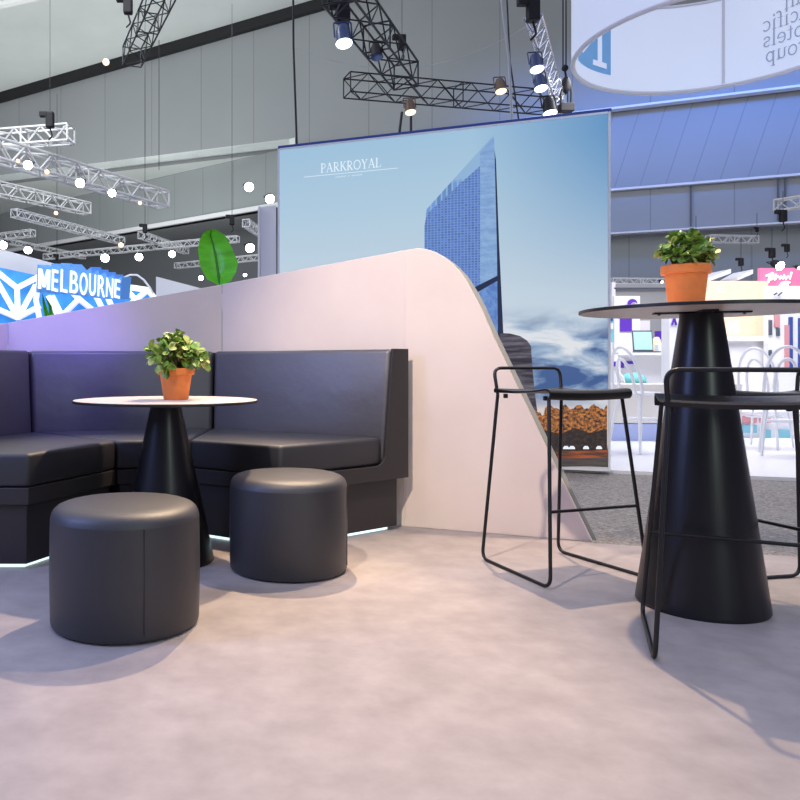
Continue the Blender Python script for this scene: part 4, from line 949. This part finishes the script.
# white partition with purple round emblem
t = multi('emblem_partition', 'white partition with round purple emblem above the bar table edge at left', 'partition', 625, 13.0, [('panel', slab(614.5, 296, 640, 400, 13.0, 0.08, 0.0), M['white']), ('purple_square', slab(620.5, 316.5, 632, 331.5, 12.97, 0.025), M['purple'])])
mb = MB(); c = at(632.5, 304, 12.95); rr = 5.2 * 12.95 / F
mb.add([c + Vector((rr * math.cos(a), 0, rr * math.sin(a))) for a in [math.radians(20 + 15 * i) for i in range(15)]] + [c + Vector((0.30 * rr + 0.62 * rr * math.cos(a), 0, -0.25 * rr + 0.62 * rr * math.sin(a))) for a in [math.radians(230 - 15 * i) for i in range(15)]], [(i, i + 1, 28 - i, 29 - i) for i in range(14)])
obj('round_emblem', mb, M['purple'], t)
mb = MB(); mb.ball(c + Vector((0.35 * rr, 0, -0.25 * rr)), (0.28 * rr, 0.28 * rr), 8); obj('emblem_dot', mb, M['purple'], t)
multi('brochure_rack', 'narrow rack of leaflets beside the right edge of the poster', 'rack', 612, 10.3, [('frame', slab(609.8, 316, 614, 342, 10.3, 0.05), M['aqua']), ('leaflet', slab(610.4, 323, 613.2, 329, 10.27, 0.02), M['cream']), ('dark_leaflet', slab(610.4, 317, 613.2, 321, 10.27, 0.02), M['navy']), ('stand_post', slab(611.2, 342, 612.6, 400, 10.3, 0.03, 0.0), M['white'])])
# desk with laptop etc.
DY = 11.0
dk = multi('counter_desk', 'white counter desk carrying the open laptop', 'desk', 646, DY, [('worktop', slab(618.5, 352.5, 673, 355, DY, 0.5), M['white']), ('front_panel', slab(622, 355, 672, 425, DY + 0.25, 0.04, 0.0), M['white']), ('leg', slab(619.2, 355, 620.6, 430, DY + 0.02, 0.03, 0.0), M['white_metal']), ('leg', slab(671, 355, 672.4, 430, DY + 0.02, 0.03, 0.0), M['white_metal']), ('purple_band', slab(621, 361, 634, 364, DY + 0.22, 0.025), M['purple']), ('purple_tab', slab(621, 364, 624, 368, DY + 0.22, 0.025), M['purple'])])
def laptop(label, x0, x1, y0, Y, z):
    t = thing('laptop', label, 'laptop', (at((x0 + x1) / 2, 365, Y).x, Y + 0.15, z), 'open laptops on the counter desk')
    a, b = at(x0, y0, Y + 0.2), at(x1, y0, Y + 0.2); wd = b.x - a.x; cx_ = (a.x + b.x) / 2; hh = a.z - z
    mb = MB(); mb.box((cx_, Y + 0.10, z + 0.009), (wd * 1.06, 0.2, 0.016)); obj('keyboard_base', mb, M['dark_print'], t)
    R_ = Matrix.Rotation(math.radians(-8), 3, 'X')
    mb = MB(); mb.box((cx_, Y + 0.215, z + hh / 2 + 0.01), (wd, 0.014, hh), R_); l_ = obj('lid', mb, M['dark_print'], t)
    mb = MB(); mb.box((cx_, Y + 0.205, z + hh / 2 + 0.015), (wd * 0.9, 0.008, hh * 0.84), R_); obj('screen', mb, M['screen'], l_)
dz_ = at(640, 352.5, DY).z + 0.001
laptop('open laptop with pale screen behind the white chair back', 633, 653, 331, DY, dz_)
laptop('open laptop half hidden by the white pillar', 665.5, 680, 330, DY, dz_)
one('desk_lamp', 'small glowing cream lamp between the two laptops', 'lamp', MB().lathe([(0, 0), (0.05, 0.0), (0.075, 0.06), (0.055, 0.19), (0.03, 0.23), (0, 0.235)], (at(656.5, 352, DY + 0.25).x, DY + 0.25, dz_), 20), M['cream_lit'])
one('purple_box', 'small purple carton right of the glowing lamp on the desk', 'carton', slab(659, 331, 667, 349, DY + 0.3, 0.12, dz_), M['purple'])
one('white_carton', 'small white carton low in front of the purple one on the desk', 'carton', slab(658.5, 344.5, 663.5, 352, DY + 0.02, 0.1, dz_), M['bag_white'])
multi('wall_monitor', 'white box on the grey partition above the laptop', 'box', 644, 14.05, [('case', slab(638.5, 320.5, 650, 330.5, 14.0, 0.14), M['bag_white']), ('side_case', slab(634, 325, 640, 331, 13.98, 0.1), M['bag_white'])], z=at(644, 330.5, 14).z)
t = multi('white_pillar', 'white pillar with small purple mark left of the bar table cone', 'pillar', 675, 10.2, [('shaft', slab(669.5, 312, 684, 430, 10.2, 0.2, 0.0), M['white'])])
mb = MB()
for a, b in (((672, 325), (674.2, 318)), ((674.2, 318), (676.5, 325))): mb.tube([at(*a, 10.19), at(*b, 10.19)], 0.014, 5)
obj('purple_mark', mb, M['purple'], t)
one('purple_block', 'small purple block left of the counter desk front', 'block', slab(611.5, 361.5, 618, 366.5, 10.4, 0.1), M['purple'])
multi('side_counter', 'white side counter standing beside the poster behind the low cream counter', 'counter', 614, 10.45, [('body', slab(609.5, 366.6, 619, 425, 10.45, 0.3, 0.0), M['white']), ('top', slab(609.3, 366.6, 619.3, 368, 10.44, 0.33), M['white_trim'])])
# cream low counter with blue plinth
multi('reception_counter', 'long low cream counter on a blue-lit plinth behind the left bar stool', 'counter', 640, 9.0, [('body', slab(606, 385.5, 742, 423, 9.0, 0.5, at(640, 423, 9.0).z), M['cream']), ('worktop', slab(605, 384.3, 743, 386.6, 8.97, 0.56), M['cream']), ('plinth', slab(608, 424, 740, 434, 9.05, 0.4, 0.0), M['blue_strip'])])
tag(obj('cushion', MB().ball(Vector((at(633, 380, 9.7).x, 9.7, at(633, 381, 9.7).z)), (0.16, 0.11), 14), M['teal'], smooth=True), 'teal cushion showing above the low cream counter', 'cushion')
mb = MB(); mb.tube([at(617, 372, 9.6), at(622, 378, 9.6), at(625, 392, 9.6)], 0.03, 8); one('curved_rail', 'white curved arm left of the teal cushion', 'rail', mb, M['white'])
# cream kiosk
KY = 12.0
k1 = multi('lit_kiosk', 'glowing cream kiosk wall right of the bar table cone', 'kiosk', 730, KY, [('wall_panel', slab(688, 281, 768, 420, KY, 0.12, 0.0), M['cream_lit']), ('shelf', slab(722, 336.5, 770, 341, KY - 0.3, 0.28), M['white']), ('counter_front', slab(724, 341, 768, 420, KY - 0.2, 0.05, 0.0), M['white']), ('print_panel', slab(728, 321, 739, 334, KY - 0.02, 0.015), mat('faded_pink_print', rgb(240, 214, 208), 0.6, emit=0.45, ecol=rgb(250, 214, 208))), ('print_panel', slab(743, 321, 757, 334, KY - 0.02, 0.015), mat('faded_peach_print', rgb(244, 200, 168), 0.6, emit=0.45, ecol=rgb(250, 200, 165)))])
mb = MB()
for a, b in (((717.5, 293), (719.5, 286)), ((719.5, 286), (721.2, 291)), ((721.5, 293), (722.5, 291))): mb.tube([at(*a, KY - 0.02), at(*b, KY - 0.02)], 0.009, 5)
obj('grey_mark', mb, M['ring_trim'], k1)
mb = MB(); mb.lathe([(0, 0), (0.30, 0), (0.30, 0.78), (0.24, 0.86), (0, 0.88)], (at(758, 365, 10.6).x - 0.1, 10.6, 0.0), 28); tag(obj('curved_counter', mb, M['cream'], smooth=True), 'rounded peach counter in front of the glowing kiosk', 'counter')
# banner wall at far right
bw = multi('banner_wall', 'white display wall with narrow upright colour banners at the right edge', 'display wall', 790, 11.6, [('panel', slab(768, 286, 830, 425, 11.6, 0.1, 0.0), M['white'])] + [('banner', slab(x0, y0, x1, y1, 11.57, 0.025), M[m]) for x0, x1, y0, y1, m in ((769.5, 772.3, 320, 335, 'dark_print'), (775, 780, 315, 327, 'rose_print'), (777, 780, 328, 336, 'dark_print'), (785.5, 789.5, 325, 368, 'rose_print'), (789.5, 793, 317, 368, 'navy'), (799, 806, 318, 368, 'navy'), (769.5, 772, 350, 372, 'dark_print'))])
mb = MB()
for a, b in (((774, 295), (777, 293)), ((778, 295.5), (782, 292.5))): mb.tube([at(*a, 11.55), at(*b, 11.55)], 0.012, 5)
obj('dark_mark', mb, M['dark_print'], bw)
pk = multi('pink_sign', 'pink sign with white script writing at the right edge', 'sign', 790, 12.6, [('board', slab(760, 268, 840, 287, 12.6, 0.06), M['pink']), ('post', slab(805, 287, 808, 420, 12.62, 0.04, 0.0), M['white'])])
scr = [[(768, 283), (770, 276), (773, 274), (771, 280), (774, 278), (775, 276)], [(776, 274), (775, 280), (778, 276), (780, 279), (781, 276), (783, 279), (784, 275), (786, 279), (788, 276), (790, 279), (791.5, 272)], [(766, 276), (773, 273)], [(779, 287), (782, 283), (786, 282), (790, 282.4)], [(785, 282.5), (783.5, 286.5)], [(788, 283), (787, 286.6)]]
for s_ in scr: mb = MB(); mb.tube([at(x, y, 12.57) for x, y in s_], 0.018, 5); obj('script_stroke', mb, M['sign_white'], pk)
for i, (a, b) in enumerate((((706, 281), (731, 272)), ((738, 279), (753, 272.5)))):
    mb = MB(); p, q = at(*a, 12.3), at(*b, 12.3); mb.prism([p + Vector((0, 0, -0.02)), q + Vector((0, 0, -0.02)), q + Vector((0, 0, 0.05)), p + Vector((0, 0, 0.02))], [v + Vector((0, 0.5, 0)) for v in (p + Vector((0, 0, -0.02)), q + Vector((0, 0, -0.02)), q + Vector((0, 0, 0.05)), p + Vector((0, 0, 0.02)))])
    one('roof_fin', ('slanting white roof fin just right of the terracotta pot', 'slanting white roof fin left of the pink sign')[i], 'fin', mb, M['white'])
# display cubes under the kiosk
for i, (x0, x1, y0, y1, m) in enumerate(((743, 757, 416, 424, 'rose_print'), (743, 757, 425, 434, 'aqua'), (761, 771, 416, 424, 'rose_print'), (761, 771, 431, 441, 'aqua'), (779, 792, 432, 442, 'aqua'))):
    pass
multi('low_display_unit', 'low white display unit with pink and aqua panels beyond the white chairs', 'display unit', 770, 9.4, [('body', slab(741, 412, 812, 448, 9.4, 0.4, 0.0), M['white'])] + [('panel', slab(x0, y0, x1, y1, 9.37, 0.025), M[m]) for x0, x1, y0, y1, m in ((743, 757, 416, 423, 'rose_print'), (743, 757, 425, 433, 'aqua'), (761, 771, 416, 423, 'rose_print'), (761, 771, 430, 438, 'aqua'), (779, 792, 430, 438, 'aqua'))])
# white bentwood bar chairs
def bentwood(label):
    t = thing('bentwood_chair', label, 'chair', (0, 0, 0), 'white bentwood chairs')
    m = M['white']; zs = 0.62
    mb = MB(); mb.lathe([(0, zs - 0.03), (0.19, zs - 0.03), (0.2, zs - 0.015), (0.19, zs), (0, zs + 0.004)], n=28); obj('seat', mb, m, t, smooth=True, local=True)
    for sx in (-1, 1):
        for sy in (-1, 1): mb = MB(); mb.tube([(0.14 * sx, 0.14 * sy, zs - 0.03), (0.18 * sx, 0.18 * sy, 0.3), (0.205 * sx, 0.215 * sy, 0.0)], [0.016, 0.014, 0.012], 8); obj('leg', mb, m, t, smooth=True, local=True)
    mb = MB(); mb.tube([(0.168 * math.cos(a), 0.168 * math.sin(a) , 0.34) for a in [2 * PI * i / 24 for i in range(24)]], 0.010, 6, closed=True); obj('ring_stretcher', mb, m, t, smooth=True, local=True)
    for nm, w, h in (('outer_hoop', 0.185, 1.10), ('inner_hoop', 0.10, 0.98)):
        pts = []
        for i in range(21):
            a = PI * i / 20; pts.append((w * math.cos(a) * (1.0 if w > 0.15 else 1.0), 0.16 + 0.10 * math.sin(a), zs - 0.02 + (h - zs) * math.sin(a) ** 0.75 if 0 < i < 20 else zs - 0.02))
        mb = MB(); mb.tube(pts, 0.015, 8); obj(nm, mb, m, t, smooth=True, local=True)
    return t
b1 = bentwood('white bentwood chair at the right edge in front of the banner wall')
b1.location = (at(785, 365, 7.6).x, 7.6, 0); b1.rotation_euler = (0, 0, 2.6)
dup(b1, (at(764, 365, 8.3).x, 8.3, 0), 2.2, 'white bentwood chair in front of the rounded peach counter')
dup(b1, (at(640, 365, 7.9).x, 7.9, 0), 1.9, 'white bentwood chair left of the bar table cone, before the low cream counter')

# ------------------------------------------------------------------ light
def lamp_light(name, kind, loc, target, power, col, **k):
    l = bpy.data.lights.new(name, kind); l.energy = power; l.color = col
    for a, b in k.items(): setattr(l, a, b)
    o = bpy.data.objects.new(name, l); C.objects.link(o); o.location = loc
    d = Vector(target) - Vector(loc); o.rotation_euler = d.to_track_quat('-Z', 'Y').to_euler(); return o
WARM = (1.0, 0.73, 0.47)
lamp_light('key_left', 'SPOT', (0.30, 4.45, 3.05), (-0.70, 2.3, 0), 440, WARM, spot_size=math.radians(62), spot_blend=0.5, shadow_soft_size=0.03)
lamp_light('key_right', 'SPOT', (1.45, 4.3, 4.0), (1.50, 2.2, 0), 560, WARM, spot_size=math.radians(60), spot_blend=0.55, shadow_soft_size=0.035)
lamp_light('wall_wash', 'SPOT', (-0.6, 1.4, 3.4), (0.95, 4.0, 0.8), 540, (1.0, 0.83, 0.67), spot_size=math.radians(46), spot_blend=0.8, shadow_soft_size=0.06)
lamp_light('violet_wash', 'SPOT', (-0.55, 3.2, 2.3), (-1.2, 4.55, 0.92), 165, (0.20, 0.12, 1.0), spot_size=math.radians(44), spot_blend=1.0, shadow_soft_size=0.12)
lamp_light('cool_side', 'AREA', (-3.1, 1.9, 2.3), (1.0, 2.9, 0.7), 70, (0.30, 0.42, 1.0), shape='RECTANGLE', size=0.7, size_y=1.8)  # unseen light added for a blue stripe on the cone
lamp_light('pale_side', 'AREA', (2.5, -2.3, 2.2), (1.2, 3.0, 0.6), 46, (0.85, 1.0, 0.92), shape='RECTANGLE', size=0.5, size_y=1.8)  # added behind the viewer for the cone's pale highlight; unseen source
lamp_light('blue_flood', 'AREA', (at(700, 365, 22).x, 20.8, 9.9), (at(700, 365, 24).x, 24.4, 8.0), 210, (0.10, 0.28, 1.0), shape='RECTANGLE', size=12.0, size_y=0.5, spread=math.radians(110))
lamp_light('hall_wall_fill', 'AREA', (-3, 17, 9.0), (-2, 30, 9.5), 420, (0.92, 1.0, 0.98), shape='RECTANGLE', size=10.0, size_y=3.0)  # unseen area light added to brighten the rear wall
lamp_light('hall_left', 'AREA', (-5, 10, 8.5), (-4, 16, 3.0), 720, (0.95, 0.98, 1.0), shape='RECTANGLE', size=6.0, size_y=3.0)  # overhead fill added to whiten the left-hand stands, no fixture there
lamp_light('stand_flood', 'AREA', (6.2, 9.2, 4.4), (6.2, 10.6, 0.5), 300, (0.97, 0.96, 1.0), shape='RECTANGLE', size=4.0, size_y=2.0)

lamp_light('hall_ceiling_fill', 'AREA', (-8, 17, 8.5), (-8, 19, 13), 560, (0.95, 1.0, 0.98), shape='RECTANGLE', size=10.0, size_y=4.0)  # added from below to brighten the ceiling; no fixture there
lamp_light('soffit_fill', 'AREA', (-8, 28, 4.5), (-7.5, 34, 9.3), 420, (0.96, 1.0, 0.98), shape='RECTANGLE', size=12.0, size_y=1.5)  # unseen fill added to lift the soffit's dark underside
lamp_light('hall_right', 'AREA', (13, 16, 9.0), (14, 23, 6.0), 110, (0.92, 0.94, 1.0), shape='RECTANGLE', size=8.0, size_y=2.0)  # unseen fill added for the right-hand wall bands
w = bpy.data.worlds.new('World'); bpy.context.scene.world = w; w.use_nodes = True
nt = w.node_tree; bg = nt.nodes['Background']; bg.inputs['Strength'].default_value = 1.0
tc = nt.nodes.new('ShaderNodeTexCoord'); sp_ = nt.nodes.new('ShaderNodeSeparateXYZ'); nt.links.new(tc.outputs['Generated'], sp_.inputs[0])
cr = nt.nodes.new('ShaderNodeValToRGB'); e = cr.color_ramp.elements
e[0].position = 0.0; e[0].color = (0.05, 0.05, 0.08, 1); e[1].position = 0.75; e[1].color = (0.80, 0.84, 1.14, 1)
q = e.new(0.18); q.color = (0.07, 0.07, 0.12, 1)
nt.links.new(sp_.outputs['Z'], cr.inputs['Fac']); nt.links.new(cr.outputs['Color'], bg.inputs['Color'])

# ------------------------------------------------------------------ camera
cam = bpy.data.cameras.new('Camera'); co = bpy.data.objects.new('Camera', cam); C.objects.link(co)
co.location = (0, 0, H); co.rotation_euler = (PI / 2, 0, 0)
cam.sensor_width = 36; cam.sensor_fit = 'HORIZONTAL'; cam.lens = F / 800 * 36
cam.shift_x = (400 - CX) / 800; cam.shift_y = -(400 - HY) / 800
cam.clip_end = 300
sc = bpy.context.scene; sc.camera = co
sc.view_settings.view_transform = 'Standard'; sc.view_settings.look = 'None'; sc.view_settings.exposure = 0.0; sc.view_settings.gamma = 1.0; sc.view_settings.use_curve_mapping = False
